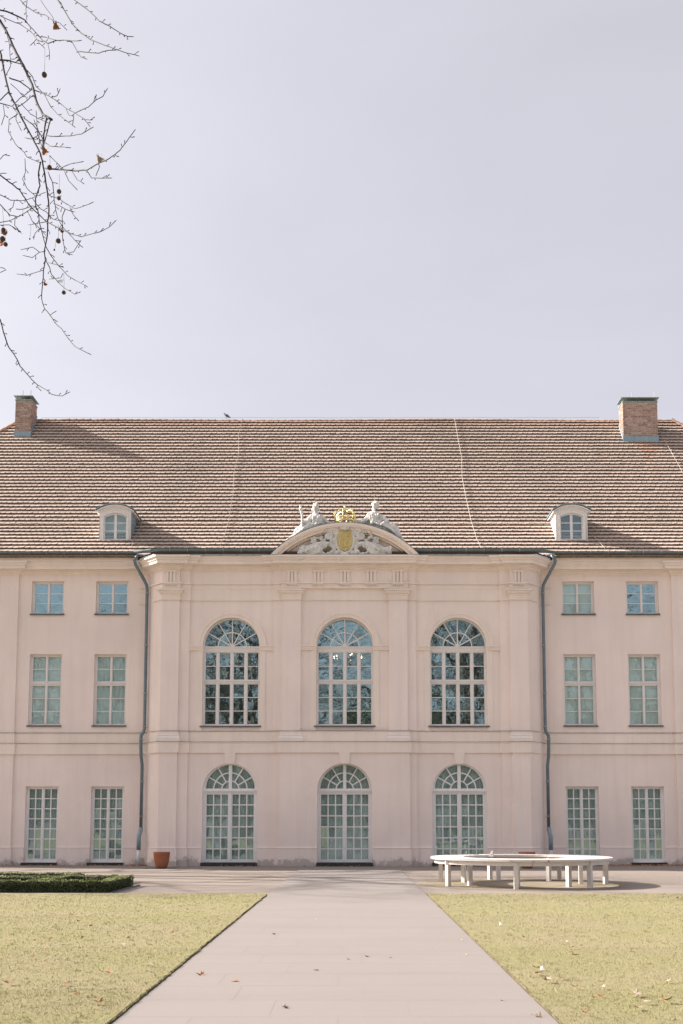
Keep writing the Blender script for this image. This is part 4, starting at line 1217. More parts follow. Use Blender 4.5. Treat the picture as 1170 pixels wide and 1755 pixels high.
# ------------------------------------------------------------------ dormers
def roofY(z):
    return EY + (z - EZ) / math.tan(A1) if z < KZ else KY + (z - KZ) / math.tan(A2)
def dormer(xc):
    d_ = empty('dormer', (0, 0, 0), pal)
    yf = 0.86; z0 = 10.10; hw = 0.50
    zt = 11.20; rise = 0.14; rad = (hw ** 2 + rise ** 2) / (2 * rise); zc = zt + rise - rad
    def seg_top(h, z_e, ri, n=16):
        r_ = (h * h + ri * ri) / (2 * ri); c_ = z_e + ri - r_; a = math.asin(h / r_)
        return [(xc + r_ * math.sin(a - 2 * a * i / n), c_ + r_ * math.cos(a - 2 * a * i / n)) for i in range(n + 1)]
    outer = [(xc - hw, z0), (xc + hw, z0)] + seg_top(hw, zt - 0.02, 0.14)
    w_ = 0.365
    hole = [(xc - w_, z0 + 0.10), (xc + w_, z0 + 0.10)] + seg_top(w_, 10.96, 0.11)
    MB().prism(outer, yf, yf + 0.12, [hole]).build('front_wall', 'dormer', d_)
    tr = MB()
    ho = [(xc - w_ - 0.05, z0 + 0.08), (xc + w_ + 0.05, z0 + 0.08)] + seg_top(w_ + 0.05, 11.0, 0.125)
    tr.prism(ho, yf - 0.022, yf + 0.004, [[(x, z) for x, z in hole]]); tr.build('casing', 'dormer', d_)
    # cheeks run back into the roof
    for s_ in (-1, 1):
        x0, x1 = sorted((xc + s_ * (hw - 0.03), xc + s_ * (hw + 0.004)))
        yb = roofY(zt)
        prof_ = [(yf + 0.002, z0), (yf + 0.002, zt - 0.01), (yb + 0.1, zt - 0.01), (roofY(z0) + 0.02, z0)]
        MB().add([(x0, a, b) for a, b in prof_] + [(x1, a, b) for a, b in prof_], [(0, 1, 2, 3), (7, 6, 5, 4), (0, 4, 5, 1), (1, 5, 6, 2), (2, 6, 7, 3), (3, 7, 4, 0)]).build('cheek', 'zinc_mid' if s_ * 1 > 0 and xc < 0 else 'dormer', d_)
    # curved roof with a moulded front edge
    for (h, ze, ri, th, ya, mt, nm) in ((hw + 0.13, 11.155, 0.205, 0.028, yf - 0.13, 'zinc_mid', 'dormer_roof'), (hw + 0.095, 11.118, 0.20, 0.045, yf - 0.095, 'dormer', 'cornice_front'), (hw + 0.03, 11.10, 0.175, 0.04, yf - 0.045, 'dormer', 'cornice_bed')):
        t1 = seg_top(h, ze, ri); t0 = [(x, z - th) for x, z in reversed(t1)]
        yb = roofY(ze + ri) + 0.15 if nm == 'dormer_roof' else roofY(ze) + 0.1
        MB().prism((t1 + t0), ya, yb).build(nm, mt, d_)
    MB().box(xc - hw - 0.02, xc + hw + 0.02, yf - 0.05, yf + 0.1, z0 - 0.07, z0 + 0.012).build('flashing', 'zinc_mid', d_)
    # two arched leaves
    win = d_
    fr, bars = MB(), MB(); y = yf + 0.05
    zb = z0 + 0.10
    fr.box(xc - w_, xc - w_ + 0.035, y, y + 0.04, zb, 10.97); fr.box(xc + w_ - 0.035, xc + w_, y, y + 0.04, zb, 10.97)
    fr.box(xc - 0.04, xc + 0.04, y - 0.012, y + 0.045, zb, 11.06); fr.box(xc - w_ + 0.035, xc + w_ - 0.035, y + 0.002, y + 0.038, zb - 0.002, zb + 0.045)
    tp = seg_top(w_, 10.962, 0.108); fr.prism(tp + [(x, z - 0.04) for x, z in reversed(tp)], y + 0.001, y + 0.039)
    rows = [zb + 0.045, zb + 0.30, zb + 0.56]
    for z in rows[1:]:
        for s_ in (-1, 1):
            a, b = sorted((xc + s_ * 0.04, xc + s_ * (w_ - 0.035))); MB().box(a, b, y + 0.006, y + 0.036, z - 0.012, z + 0.012).build('glazing_bar', 'dormer', d_)
    fr.build('window_frame', 'dormer', d_)
    for s_ in (-1, 1):
        a, b = sorted((xc + s_ * 0.038, xc + s_ * (w_ - 0.033)))
        for (c, d) in ((rows[0], rows[1]), (rows[1], rows[2])): rpane(d_, a, b, c, d, y + 0.022)
        r_ = (w_ ** 2 + 0.108 ** 2) / 0.216; c_ = 10.962 + 0.108 - r_
        top = [(b + (a - b) * i / 8, c_ + math.sqrt(r_ * r_ - (b + (a - b) * i / 8 - xc) ** 2) - 0.035) for i in range(9)]
        pane(d_, [(a, rows[2]), (b, rows[2])] + top, y + 0.022)
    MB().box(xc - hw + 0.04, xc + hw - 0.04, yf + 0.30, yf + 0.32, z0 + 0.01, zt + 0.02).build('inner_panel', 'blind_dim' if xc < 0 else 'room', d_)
dormer(-7.30); dormer(7.19)

# ------------------------------------------------------------------ chimneys
def chimney(x0, x1, yf, yb, zt, zb):
    ch = empty('chimney', (0, 0, 0), pal)
    MB().box(x0 + 0.01, x1 - 0.01, yf + 0.01, yb - 0.01, zb - 0.9, zt).build('mortar_core', 'mortar', ch)
    br = MB()
    ch_h = 0.077; z = zb + 0.26; i = 0
    while z < zt - 0.05:
        bl = 0.115 if i % 2 == 0 else 0.24
        for (axis, lo, hi) in (('x', x0, x1), ('y', yf, yb)):
            p_ = lo - (0.06 if i % 2 else 0.0); q = 0
            while p_ < hi - 0.02:
                l_ = 0.24 if (q + i) % 2 else 0.115
                a, b = max(lo, p_), min(hi, p_ + l_ - 0.018)
                if b - a > 0.02:
                    if axis == 'x':
                        br.box(a, b, yf, yf + 0.05, z, z + ch_h - 0.019); br.box(a, b, yb - 0.05, yb, z, z + ch_h - 0.019)
                    else:
                        br.box(x0 - 0.001, x0 + 0.05, a + 0.004, b, z + 0.0005, z + ch_h - 0.0195); br.box(x1 - 0.05, x1 + 0.001, a + 0.004, b, z + 0.0005, z + ch_h - 0.0195)
                p_ += l_; q += 1
        z += ch_h; i += 1
    tag(br.build('bricks', 'brick', ch), kind='stuff')
    fl = MB()
    fl.box(x0 - 0.02, x1 + 0.02, yf - 0.025, yf + 0.02, zb - 0.02, zb + 0.25)
    fl.add([(x0 - 0.10, yf - 0.12, zb - 0.10), (x1 + 0.10, yf - 0.12, zb - 0.10), (x1 + 0.05, yf - 0.02, zb + 0.02), (x0 - 0.05, yf - 0.02, zb + 0.02)], [(0, 1, 2, 3)])
    for xx in (x0 - 0.02, x1 - 0.012):
        t2 = math.tan(A2); h = yb - yf
        fl.add([(xx, yf, zb - 0.05), (xx + 0.032, yf, zb - 0.05), (xx + 0.032, yb, zb - 0.05 + h * t2), (xx, yb, zb - 0.05 + h * t2), (xx, yf, zb + 0.22), (xx + 0.032, yf, zb + 0.22), (xx + 0.032, yb, zb + 0.22 + h * t2), (xx, yb, zb + 0.22 + h * t2)],
               [(0, 3, 2, 1), (4, 5, 6, 7), (0, 1, 5, 4), (1, 2, 6, 5), (2, 3, 7, 6), (3, 0, 4, 7)])
    fl.build('flashing', 'zinc_mid', ch)
    cp = MB()
    cp.box(x0 - 0.015, x1 + 0.015, yf - 0.015, yb + 0.015, zt - 0.01, zt + 0.035)
    for xx in (x0 + 0.03, (x0 + x1) / 2, x1 - 0.05):
        for y_ in (yf + 0.03, yb - 0.05): cp.box(xx, xx + 0.02, y_, y_ + 0.02, zt + 0.03, zt + 0.15)
    zc = zt + 0.145
    cp.add([(x0 - 0.06, yf - 0.06, zc), (x1 + 0.06, yf - 0.06, zc), (x1 + 0.06, yb + 0.06, zc), (x0 - 0.06, yb + 0.06, zc),
            (x0 - 0.06, yf - 0.06, zc + 0.015), (x1 + 0.06, yf - 0.06, zc + 0.015), (x1 + 0.06, yb + 0.06, zc + 0.015), (x0 - 0.06, yb + 0.06, zc + 0.015)],
           [(0, 3, 2, 1), (4, 5, 6, 7), (0, 1, 5, 4), (1, 2, 6, 5), (2, 3, 7, 6), (3, 0, 4, 7)])
    cp.build('cap', 'copper', ch)
    rd = MB()
    for xx in (x0 + 0.22 * (x1 - x0) + 0.1, x1 - 0.06): rd.tube([(xx, yf + 0.1, zt), (xx, yf + 0.1, zt + 0.42)], 0.008, 5)
    rd.build('lightning_rods', 'wire', ch)
chimney(-11.93, -11.36, 34.66 - BY, 35.30 - BY, 16.45, 15.04)
chimney(9.92, 11.16, 34.47 - BY, 34.98 - BY, 16.30, 14.78)

# ------------------------------------------------------------------ lightning conductors lying on the tiles
def conductor(pts, name='lightning_conductor'):
    P = []
    for (L_, x) in pts: P.append(roofpt(L_, x, 0.10))
    c_ = MB(); c_.tube(P, 0.0065, 5)
    for i in range(len(P) - 1):
        n_ = max(1, int((P[i + 1] - P[i]).length / 0.75))
        for k in range(n_):
            q = P[i].lerp(P[i + 1], k / n_); c_.ball(q, 0.013, 5); c_.tube([q, q + Vector((0, 0.08, -0.055))], 0.008, 4)
    c_.build(name, 'wire', pal)
conductor([(8.26, -3.80), (7.2, -3.86), (6.0, -3.77), (4.9, -3.84), (3.7, -3.78), (2.1, -3.80), (1.1, -3.84), (0.35, -3.92)])
conductor([(8.26, 3.97), (7.0, 4.0), (5.8, 4.05), (4.6, 3.98), (3.3, 4.03), (2.1, 4.10), (1.0, 4.16), (0.35, 4.24)])
conductor([(7.75, 11.30), (6.4, 11.42), (4.9, 11.58), (3.2, 11.7), (1.0, 11.75)])
conductor([(2.2, -6.62), (1.6, -6.60), (0.9, -6.68), (0.3, -6.66)]); conductor([(1.6, 7.80), (1.0, 7.92), (0.3, 8.10)])
rw = MB(); rw.tube([(x, RY, RZ + 0.12 + 0.01 * math.sin(x * 3)) for x in np.arange(-11.2, 9.8, 0.5)], 0.006, 4)
rw.build('ridge_conductor', 'wire', pal)

# ================================================================== THINGS ON THE PEDIMENT
def wp(u, v, y): return at(u, v, BY + y)
def cap(mb, pts, n=10):
    """chain of tapered limbs: (u, v, radius px, y)"""
    P = []; Rr = []
    for i in range(len(pts) - 1):
        a, b = pts[i], pts[i + 1]
        for k in range(4):
            f_ = k / 4; P.append(wp(a[0] + (b[0] - a[0]) * f_, a[1] + (b[1] - a[1]) * f_, a[3] + (b[3] - a[3]) * f_)); Rr.append((a[2] + (b[2] - a[2]) * f_) * PXM)
    a = pts[-1]; P.append(wp(a[0], a[1], a[3])); Rr.append(a[2] * PXM)
    mb.tube(P, Rr, n)
    for a in (pts[0], pts[-1]): mb.ball(wp(a[0], a[1], a[3]), a[2] * PXM * 0.98, 10)
def wball(mb, u, v, r, y, sq=(1, 1, 1)): mb.ball(wp(u, v, y), r * PXM, 12, sq)
def statue(root_uv, label, build):
    base = wp(root_uv[0], root_uv[1], -0.1)
    st = empty('reclining_statue', base); tag(st, label, 'statue', 'statues on the pediment')
    mb = MB(); build(mb)
    mb.v = [tuple(Vector(p_) - base) for p_ in mb.v]
    fuse(mb, 'figure', 'sandstone', st, 0.013, 2, 0.028, 11)
    return st, base
def left_fig(b):
    wball(b, 540, 870, 5.6, -0.12, (0.92, 1.0, 1.18)); wball(b, 541, 866.5, 6.2, -0.06, (0.95, 1.0, 0.8)); wball(b, 544, 872, 4.0, 0.0)   # head, hair, knot
    wball(b, 538.6, 871.5, 1.5, -0.22); wball(b, 535.4, 874, 2.2, -0.08); wball(b, 546, 874, 2.2, -0.06)
    cap(b, [(541, 877, 3.2, -0.08), (541.5, 883, 4.2, -0.06)])
    cap(b, [(541, 886, 8.6, -0.05), (543, 893, 8.2, -0.06), (546, 901, 9.6, -0.04)], 14)
    cap(b, [(536, 884.5, 4.4, -0.06), (547, 885, 4.4, -0.02)])
    wball(b, 537.5, 889, 3.6, -0.19); wball(b, 544.5, 889, 3.6, -0.18)
    cap(b, [(546, 902, 8.8, -0.08), (531, 903, 7.6, -0.18), (517, 905, 6.4, -0.16), (509, 911, 5.0, -0.14), (503, 919, 3.6, -0.14), (497, 922.5, 2.3, -0.14)], 12)
    cap(b, [(546, 903, 8.0, 0.04), (530, 907, 7.6, 0.0), (516, 913, 6.0, 0.0), (506, 919, 4.6, -0.02)], 12)
    cap(b, [(552, 905, 7.0, 0.05), (556, 903, 4.5, 0.05)])
    for k in range(6): cap(b, [(548 - k * 3, 897 + k * 1.1, 1.7, -0.24), (528 - k * 3.2, 900 + k * 2.4, 1.9, -0.30), (512 - k * 1.8, 909 + k * 2.1, 1.5, -0.24)])
    for k in range(4): cap(b, [(536 + k * 4, 884, 1.5, -0.2), (538 + k * 4, 896, 1.6, -0.22)])
    cap(b, [(533, 885, 4.2, -0.08), (527, 892, 3.8, -0.16), (521, 896, 3.0, -0.24), (517.5, 893, 2.4, -0.27)])
    cap(b, [(550, 886, 4.6, -0.02), (557, 893, 4.2, -0.02), (563, 897.5, 3.2, -0.06), (571, 896.5, 2.2, -0.1), (576, 898, 1.6, -0.12)])
    cap(b, [(553, 890, 5, 0.04), (561, 901, 5, 0.03)])
    for k in range(4): wball(b, 493 + k * 4, 925 - k * 2.2, 2.2 + 0.4 * k, -0.1)
st, sb = statue((535, 915), 'grey stone seated figure holding a sceptre, left of the gilded crown', left_fig)
sc = MB(); cap(sc, [(517.5, 903, 2.2, -0.27), (517.5, 884, 2.0, -0.27), (516.5, 877, 2.8, -0.27)]); wball(sc, 515.5, 873, 3.6, -0.27); wball(sc, 514.6, 868, 2.2, -0.27)
sc.v = [tuple(Vector(p_) - sb) for p_ in sc.v]; fuse(sc, 'sceptre', 'sandstone', st, 0.014, 2)
rd = MB().tube([wp(540, 863, -0.06) - sb, wp(540, 853, -0.06) - sb], 0.008, 5); rd.build('lightning_rod', 'wire', st)
def right_fig(b):
    wball(b, 642.5, 867.5, 5.4, -0.12, (0.9, 1.0, 1.2)); wball(b, 644, 863.5, 6.0, -0.06, (1.0, 1.0, 0.85)); wball(b, 646, 869, 4.0, -0.02)
    wball(b, 639.2, 868.5, 1.4, -0.2); wball(b, 637.4, 864, 2.2, -0.1); wball(b, 638.5, 872, 1.8, -0.06)
    cap(b, [(641.5, 874, 3.0, -0.08), (640.5, 880, 4.0, -0.06)])
    cap(b, [(641, 883, 8.0, -0.05), (642, 891, 8.2, -0.06), (644, 900, 9.8, -0.04)], 14)
    cap(b, [(635, 881, 4.2, -0.06), (647, 882.5, 4.4, -0.02)])
    wball(b, 637, 887, 3.6, -0.19); wball(b, 644, 887.5, 3.6, -0.18)
    cap(b, [(646, 901, 8.6, -0.06), (660, 904, 7.8, -0.16), (672, 905, 8.0, -0.18), (676, 910, 7.0, -0.16), (682, 918, 5.6, -0.14), (688, 924.5, 3.0, -0.12)], 12)
    cap(b, [(648, 902, 8.4, 0.05), (666, 906, 8.6, 0.03), (676, 906, 7.4, 0.04), (682, 914, 5.4, 0.02)], 12)
    cap(b, [(634, 900, 6.0, 0.04), (627, 899, 3.0, 0.02)])
    for k in range(6): cap(b, [(640 + k * 3, 896 + k * 1.0, 1.6, -0.24), (658 + k * 3.0, 900 + k * 1.8, 1.9, -0.32), (672 + k * 2.2, 907 + k * 2.6, 1.5, -0.30)])
    for k in range(5): cap(b, [(648 - k * 3.6, 881 + k * 0.3, 1.4, -0.2), (642 - k * 1.5, 897, 1.6, -0.23)])
    cap(b, [(632.5, 883, 4.4, -0.07), (628, 890, 4.2, -0.1), (622, 895, 3.6, -0.12), (615, 893.5, 2.8, -0.14), (608.5, 893, 1.8, -0.15)])
    cap(b, [(630, 890, 4.6, 0.02), (624, 899, 3.6, 0.0), (621, 899, 2.2, 0.0)])
    cap(b, [(650, 885, 4.8, -0.04), (658, 889, 4.4, -0.1), (663, 894, 3.4, -0.2), (657.5, 896.5, 2.6, -0.3), (653, 899.5, 2.0, -0.34)])
    cap(b, [(655, 888, 5.0, 0.06), (664, 895, 4.6, 0.06)])
    for k in range(4): wball(b, 684 + k * 3.0, 920 + k * 2.6, 3.2 - 0.4 * k, -0.05)
st, sb = statue((655, 915), 'grey stone seated figure with bowed head, right of the gilded crown', right_fig)
rd = MB().tube([wp(641.5, 860, -0.06) - sb, wp(641.5, 849, -0.06) - sb], 0.008, 5); rd.build('lightning_rod', 'wire', st)

cb = wp(591, 897.5, -0.15)
cr = empty('crown', cb); cr.scale = (1.12, 1.12, 1.10); tag(cr, 'gilded openwork crown at the top of the curved pediment', 'crown')
cm = MB(); RR = 0.27
cm.tube([(RR * math.cos(a), RR * math.sin(a), 0.035) for a in np.linspace(0, 2 * math.pi, 29)], 0.028, 8)
cm.tube([(RR * math.cos(a), RR * math.sin(a), 0.085) for a in np.linspace(0, 2 * math.pi, 29)], 0.014, 6)
cm.build('circlet', 'gold', cr, True)
for k in range(6):
    a = k * math.pi / 3 + 0.35; c_ = MB()
    prf = [(0.27, 0.07), (0.285, 0.15), (0.295, 0.24), (0.255, 0.32), (0.16, 0.355), (0.06, 0.33), (0.0, 0.31)]
    c_.tube([(r_ * math.cos(a), r_ * math.sin(a), z) for r_, z in prf], [0.026, 0.023, 0.023, 0.025, 0.025, 0.022, 0.018], 7)
    for r_, z in prf[1:5]: c_.ball(((r_ + 0.022) * math.cos(a), (r_ + 0.022) * math.sin(a), z + 0.012), 0.017, 6)
    c_.build('arch', 'gold', cr, True)
    a2 = a + math.pi / 6; l_ = MB()
    for dx, dz_ in ((0, 0.05), (-0.04, 0.02), (0.04, 0.02), (0, 0.0)): l_.ball((RR * math.cos(a2) - dx * math.sin(a2), RR * math.sin(a2) + dx * math.cos(a2), 0.11 + dz_), 0.02, 6)
    l_.build('fleuron', 'gold', cr, True)
c_ = MB(); c_.ball((0, 0, 0.375), 0.055, 10); c_.box(-0.012, 0.012, -0.012, 0.012, 0.42, 0.52); c_.box(-0.035, 0.035, -0.011, 0.011, 0.465, 0.49); c_.build('orb', 'gold', cr, True)

# pigeon on the ridge
bq = Vector((BX - 4.40, BY + RY, RZ + 0.085))
bd = MB()
bd.tube([(-0.075, 0, 0.17), (-0.055, 0, 0.145), (-0.02, 0, 0.125), (0.04, 0, 0.095), (0.09, 0, 0.06), (0.15, 0, 0.02)], [0.024, 0.034, 0.05, 0.048, 0.028, 0.012], 10)
bd.ball((-0.085, 0, 0.185), 0.027, 10); bd.tube([(-0.105, 0, 0.183), (-0.132, 0, 0.176)], [0.009, 0.002], 6)
for s_ in (-1, 1):
    bd.tube([(-0.03, s_ * 0.036, 0.125), (0.03, s_ * 0.042, 0.10), (0.11, s_ * 0.02, 0.05)], [0.014, 0.022, 0.006], 6)
    bd.tube([(0.0, s_ * 0.018, 0.09), (0.0, s_ * 0.02, 0.0)], 0.006, 5); bd.tube([(0.01, s_ * 0.02, 0.003), (-0.03, s_ * 0.022, 0.002)], 0.005, 5)
pig = fuse(bd, 'pigeon', 'bird', None, 0.007, 1); pig.location = bq
tag(pig, 'small grey pigeon standing on the roof ridge', 'bird')

# chandelier in the hall
chd = empty('chandelier', (BX + 0.08, BY + 2.6, 6.72)); tag(chd, 'lit chandelier glowing inside the middle upper window', 'chandelier')
c_ = MB(); c_.tube([(0, 0, -0.05), (0, 0, 1.9)], 0.012, 6); c_.lathe([(0.02, -0.35), (0.06, -0.3), (0.03, -0.2), (0.08, -0.1), (0.03, 0.05), (0.02, 0.2)], n=12)
c_.tube([(0.45 * math.cos(a), 0.45 * math.sin(a), -0.1) for a in np.linspace(0, 2 * math.pi, 25)], 0.012, 5)
for k in range(12):
    a = k * math.pi / 6; c_.tube([(0.03 * math.cos(a), 0.03 * math.sin(a), 0.0), (0.25 * math.cos(a), 0.25 * math.sin(a), -0.16), (0.48 * math.cos(a), 0.48 * math.sin(a), -0.06)], 0.009, 5)
c_.build('frame', 'brass', chd, True)
for k in range(18):
    a = k * math.pi / 9; ra_ = 0.48 if k % 3 else 0.26; b_ = MB(); b_.ball((ra_ * math.cos(a), ra_ * math.sin(a), 0.0 if k % 3 else 0.16), 0.013, 8, (1, 1, 1.7)); b_.build('bulb', 'bulb', chd, True)

# ================================================================== POTS, BENCH, HEDGE
def pot(x, y, label):
    p_ = MB()
    p_.lathe([(0.0, 0.0), (0.13, 0.0), (0.165, 0.05), (0.20, 0.16), (0.222, 0.30), (0.232, 0.41), (0.236, 0.415), (0.238, 0.455), (0.228, 0.46), (0.212, 0.455), (0.205, 0.40), (0.19, 0.25), (0.0, 0.22)], n=36)
    o = p_.build('terracotta_pot', 'terracotta', None, True); o.location = (x, y, -0.028)
    tag(o, label, 'pot', 'terracotta pots by the wall')
pot(-5.47, 28.55, 'empty round terracotta pot at the foot of the left corner pilaster')
pot(4.93, 28.55, 'terracotta pot behind the white ring bench')

bn = empty('ring_bench', (BC[0], BC[1], -0.025))
tag(bn, 'large white painted ring bench on square legs standing on the gravel', 'bench')
BH = 0.565; RO, RI = 1.88, 1.20
def arcbox(r0, r1, a0, a1, z0, z1, n=12):
    mb = MB(); vs = []; fs = []
    for i in range(n + 1):
        a = a0 + (a1 - a0) * i / n; c, s = math.cos(a), math.sin(a)
        vs += [(r0 * c, r0 * s, z0), (r1 * c, r1 * s, z0), (r1 * c, r1 * s, z1), (r0 * c, r0 * s, z1)]
    for i in range(n):
        for j in range(4):
            a = i * 4 + j; b = i * 4 + (j + 1) % 4
            fs.append((a, a + 4, b + 4, b))
    fs.append((0, 1, 2, 3)); fs.append((n * 4 + 3, n * 4 + 2, n * 4 + 1, n * 4))
    return mb.add(vs, fs)
G0 = R(113); GAP = R(5.0)
ns = 7; span = 2 * math.pi - GAP
for i in range(ns):
    a0 = G0 + GAP / 2 + span * i / ns + 0.002; a1 = G0 + GAP / 2 + span * (i + 1) / ns - 0.002
    arcbox(RI, RO, a0, a1, BH - 0.038, BH).build('seat_board', 'bench', bn)
    arcbox(RO - 0.115, RO - 0.08, a0 + 0.002, a1 - 0.002, BH - 0.125, BH - 0.046).build('apron', 'bench', bn)
    arcbox(RI + 0.07, RI + 0.105, a0 + 0.002, a1 - 0.002, BH - 0.125, BH - 0.046).build('apron', 'bench', bn)
for i in range(7):
    a = i * 2 * math.pi / 7 + R(0.5)
    for r_ in (1.78, 1.26):
        lg = MB(); h_ = 0.042
        lg.box(-h_, h_, -h_, h_, 0.0, BH - 0.047)
        o = lg.build('leg', 'bench', bn); o.location = (r_ * math.cos(a), r_ * math.sin(a), 0); o.rotation_euler = (0, 0, a + (R(14) if r_ > 1.5 else R(-8)) + random.uniform(-0.06, 0.06))
    MB().box(1.25, 1.84, -0.025, 0.025, BH - 0.125, BH - 0.0475).build('cross_rail', 'bench', bn).rotation_euler = (0, 0, a + 0.0)
# end board at the gap
eb = MB().prism([(RI + 0.03, BH + 0.001), (RI + 0.22, BH + 0.001), (RI + 0.07, BH + 0.10), (RI + 0.03, BH + 0.10)], -0.015, 0.015)
o = eb.build('end_board', 'bench', bn); o.rotation_euler = (0, 0, G0 - GAP / 2 - 0.02)
for a in (R(255), R(268), R(277)):
    o = MB().tube([((RO + 0.001) * math.cos(a), (RO + 0.001) * math.sin(a), BH - 0.024), ((RO + 0.007) * math.cos(a), (RO + 0.007) * math.sin(a), BH - 0.024)], 0.016 if a > R(275) else 0.008, 10).build('stud', 'red' if a > R(275) else 'sill', bn)

def leaf_quads(P, Nn, size, rs, spread_=0.75):
    """small pointed leaf faces at points P, facing roughly along Nn"""
    n = len(P)
    d = Nn + rs.normal(0, spread_, (n, 3)); d /= np.linalg.norm(d, axis=1)[:, None]
    u = np.cross(d, rs.normal(0, 1, (n, 3))); u /= np.linalg.norm(u, axis=1)[:, None] + 1e-9
    v = np.cross(d, u)
    s = size * rs.uniform(0.6, 1.3, n)[:, None]
    V = np.stack([P - u * s, P + v * s * 0.55, P + u * s, P - v * s * 0.55], 1)
    return V.reshape(-1, 3)
def quads_mesh(name, V):
    me = bpy.data.meshes.new(name); nq = len(V) // 4
    me.vertices.add(len(V)); me.vertices.foreach_set('co', V.ravel().astype(np.float32))
    me.loops.add(len(V)); me.loops.foreach_set('vertex_index', np.arange(len(V)))
    me.polygons.add(nq); me.polygons.foreach_set('loop_start', np.arange(nq) * 4); me.polygons.foreach_set('loop_total', np.full(nq, 4))
    me.update(); return me
hd = empty('box_hedge', (-6.0, 19.6, -0.03)); tag(hd, 'low clipped box hedge framing a parterre bed left of the path', 'hedge')
runs = [(-10.5, -4.47, 18.42, 18.62), (-4.70, -4.48, 18.64, 20.42), (-5.70, -4.72, 20.22, 20.42), (-5.90, -5.70, 18.64, 20.42), (-10.5, -5.92, 19.75, 19.95), (-10.5, -5.75, 21.3, 21.5)]
for x0, x1, y0, y1 in runs:
    H_ = 0.19; ox, oy = hd.location.x, hd.location.y
    MB().box(x0 + 0.04 - ox, x1 - 0.04 - ox, y0 + 0.04 - oy, y1 - 0.04 - oy, 0.0, H_ - 0.045).build('hedge_core', 'hedge_core', hd)
    cnt = int(((x1 - x0) * (y1 - y0) + 2 * ((x1 - x0) + (y1 - y0)) * H_) * 5200)
    fx, fy, fz = rng.uniform(0, 1, (3, cnt))
    areas = np.array([(x1 - x0) * (y1 - y0), (x1 - x0) * H_, (x1 - x0) * H_, (y1 - y0) * H_, (y1 - y0) * H_]); pick = rng.choice(5, cnt, p=areas / areas.sum())
    X = x0 + fx * (x1 - x0); Yv = y0 + fy * (y1 - y0); Z = fz * H_
    Nn = np.zeros((cnt, 3))
    Z = np.where(pick == 0, H_, Z); Yv = np.where(pick == 1, y0, Yv); Yv = np.where(pick == 2, y1, Yv); X = np.where(pick == 3, x0, X); X = np.where(pick == 4, x1, X)
    for k_, nv in enumerate(((0, 0, 1), (0, -1, 0), (0, 1, 0), (-1, 0, 0), (1, 0, 0))): Nn[pick == k_] = nv
    P = np.stack([X, Yv, Z], 1)
    bumpv = np.array([mnoise.noise(Vector((a * 5.5, b * 5.5, c * 5.5))) + 0.5 * mnoise.noise(Vector((a * 14, b * 14, c * 14))) for a, b, c in P])
    P += Nn * (bumpv * 0.030 - 0.005 + rng.normal(0, 0.010, cnt))[:, None]
    P -= np.array([ox, oy, 0])
    P[:, 2] = np.maximum(P[:, 2], 0.012)
    o = link('foliage', quads_mesh('foliage', leaf_quads(P, Nn, 0.0135, rng, 0.6)), 'box', hd); tag(o, kind='stuff')
    nt_ = int((x1 - x0) * (y1 - y0) * 3800)  # paler leaf layer added on top to paint the sunlit crown of each row
    T = np.stack([rng.uniform(x0 - 0.012, x1 + 0.012, nt_) - ox, rng.uniform(y0 - 0.014, y1 + 0.014, nt_) - oy, np.zeros(nt_)], 1)
    T[:, 2] = H_ + 0.026 + 0.028 * np.array([mnoise.noise(Vector(((a + ox) * 5.5, (b + oy) * 5.5, H_ * 5.5))) for a, b, c in T]) + rng.normal(0, 0.008, nt_)
    o = link('sunlit_top_leaves', quads_mesh('sunlit_top_leaves', leaf_quads(T, np.tile(np.array([-0.45, 0, 0.9]), (nt_, 1)), 0.012, rng, 0.5)), 'box_lit', hd); tag(o, kind='stuff')
ed = MB().box(-4.40, -4.38, 18.36, 20.6, -0.03, -0.004); ed.v = [(a + 0.0, b, c) for a, b, c in ed.v]
o = ed.build('bed_edging', 'sill'); tag(o, 'dark edging strip along the right side of the box hedge', 'edging')

# ================================================================== LEAVES, SCRAPS
def plane_leaf_mesh(seed, curl=0.35):
    r_ = random.Random(seed)
    lobes = [(0.0, 0.10), (0.30, 0.16), (0.62, 0.02), (0.46, 0.34), (0.74, 0.52), (0.38, 0.60), (0.30, 0.78), (0.0, 1.0), (-0.28, 0.76), (-0.40, 0.58), (-0.72, 0.50), (-0.45, 0.32), (-0.60, 0.0), (-0.28, 0.15)]
    k1, k2 = r_.uniform(0.4, 1.4) * curl, r_.uniform(-1, 1) * curl
    def z(x, y): return k1 * x * x * 1.3 + k2 * (y - 0.4) ** 2 + 0.12 * curl * math.sin(5 * x + 3 * y + seed) + 0.05
    vs = [(x, y - 0.4, z(x, y)) for x, y in [(0, 0.42)] + lobes]
    n = len(lobes); fs = [(0, 1 + i, 1 + (i + 1) % n) for i in range(n)]
    vs2 = [(x, y, z_ - 0.02) for x, y, z_ in vs]; m0 = len(vs)
    fs += [(m0, m0 + 1 + (i + 1) % n, m0 + 1 + i) for i in range(n)] + [(1 + i, m0 + 1 + i, m0 + 1 + (i + 1) % n, 1 + (i + 1) % n) for i in range(n)]
    mb = MB().add(vs + vs2, fs); mb.tube([(0, -0.32, z(0, 0.1)), (0.03, -0.6, 0.03), (0.1, -0.85, 0.06)], 0.015, 4)
    me = bpy.data.meshes.new('leaf'); me.from_pydata(mb.v, [], mb.f); me.update(); return me
LM = [plane_leaf_mesh(i, 0.5) for i in range(6)]
def gpt(u, v):
    k = (PY - v) / FPX; Z = -CH; Y = Z * (_c - k * _s) / (k * _c + _s); d = Y * _c + Z * _s
    return (u - PX) * d / FPX, Y
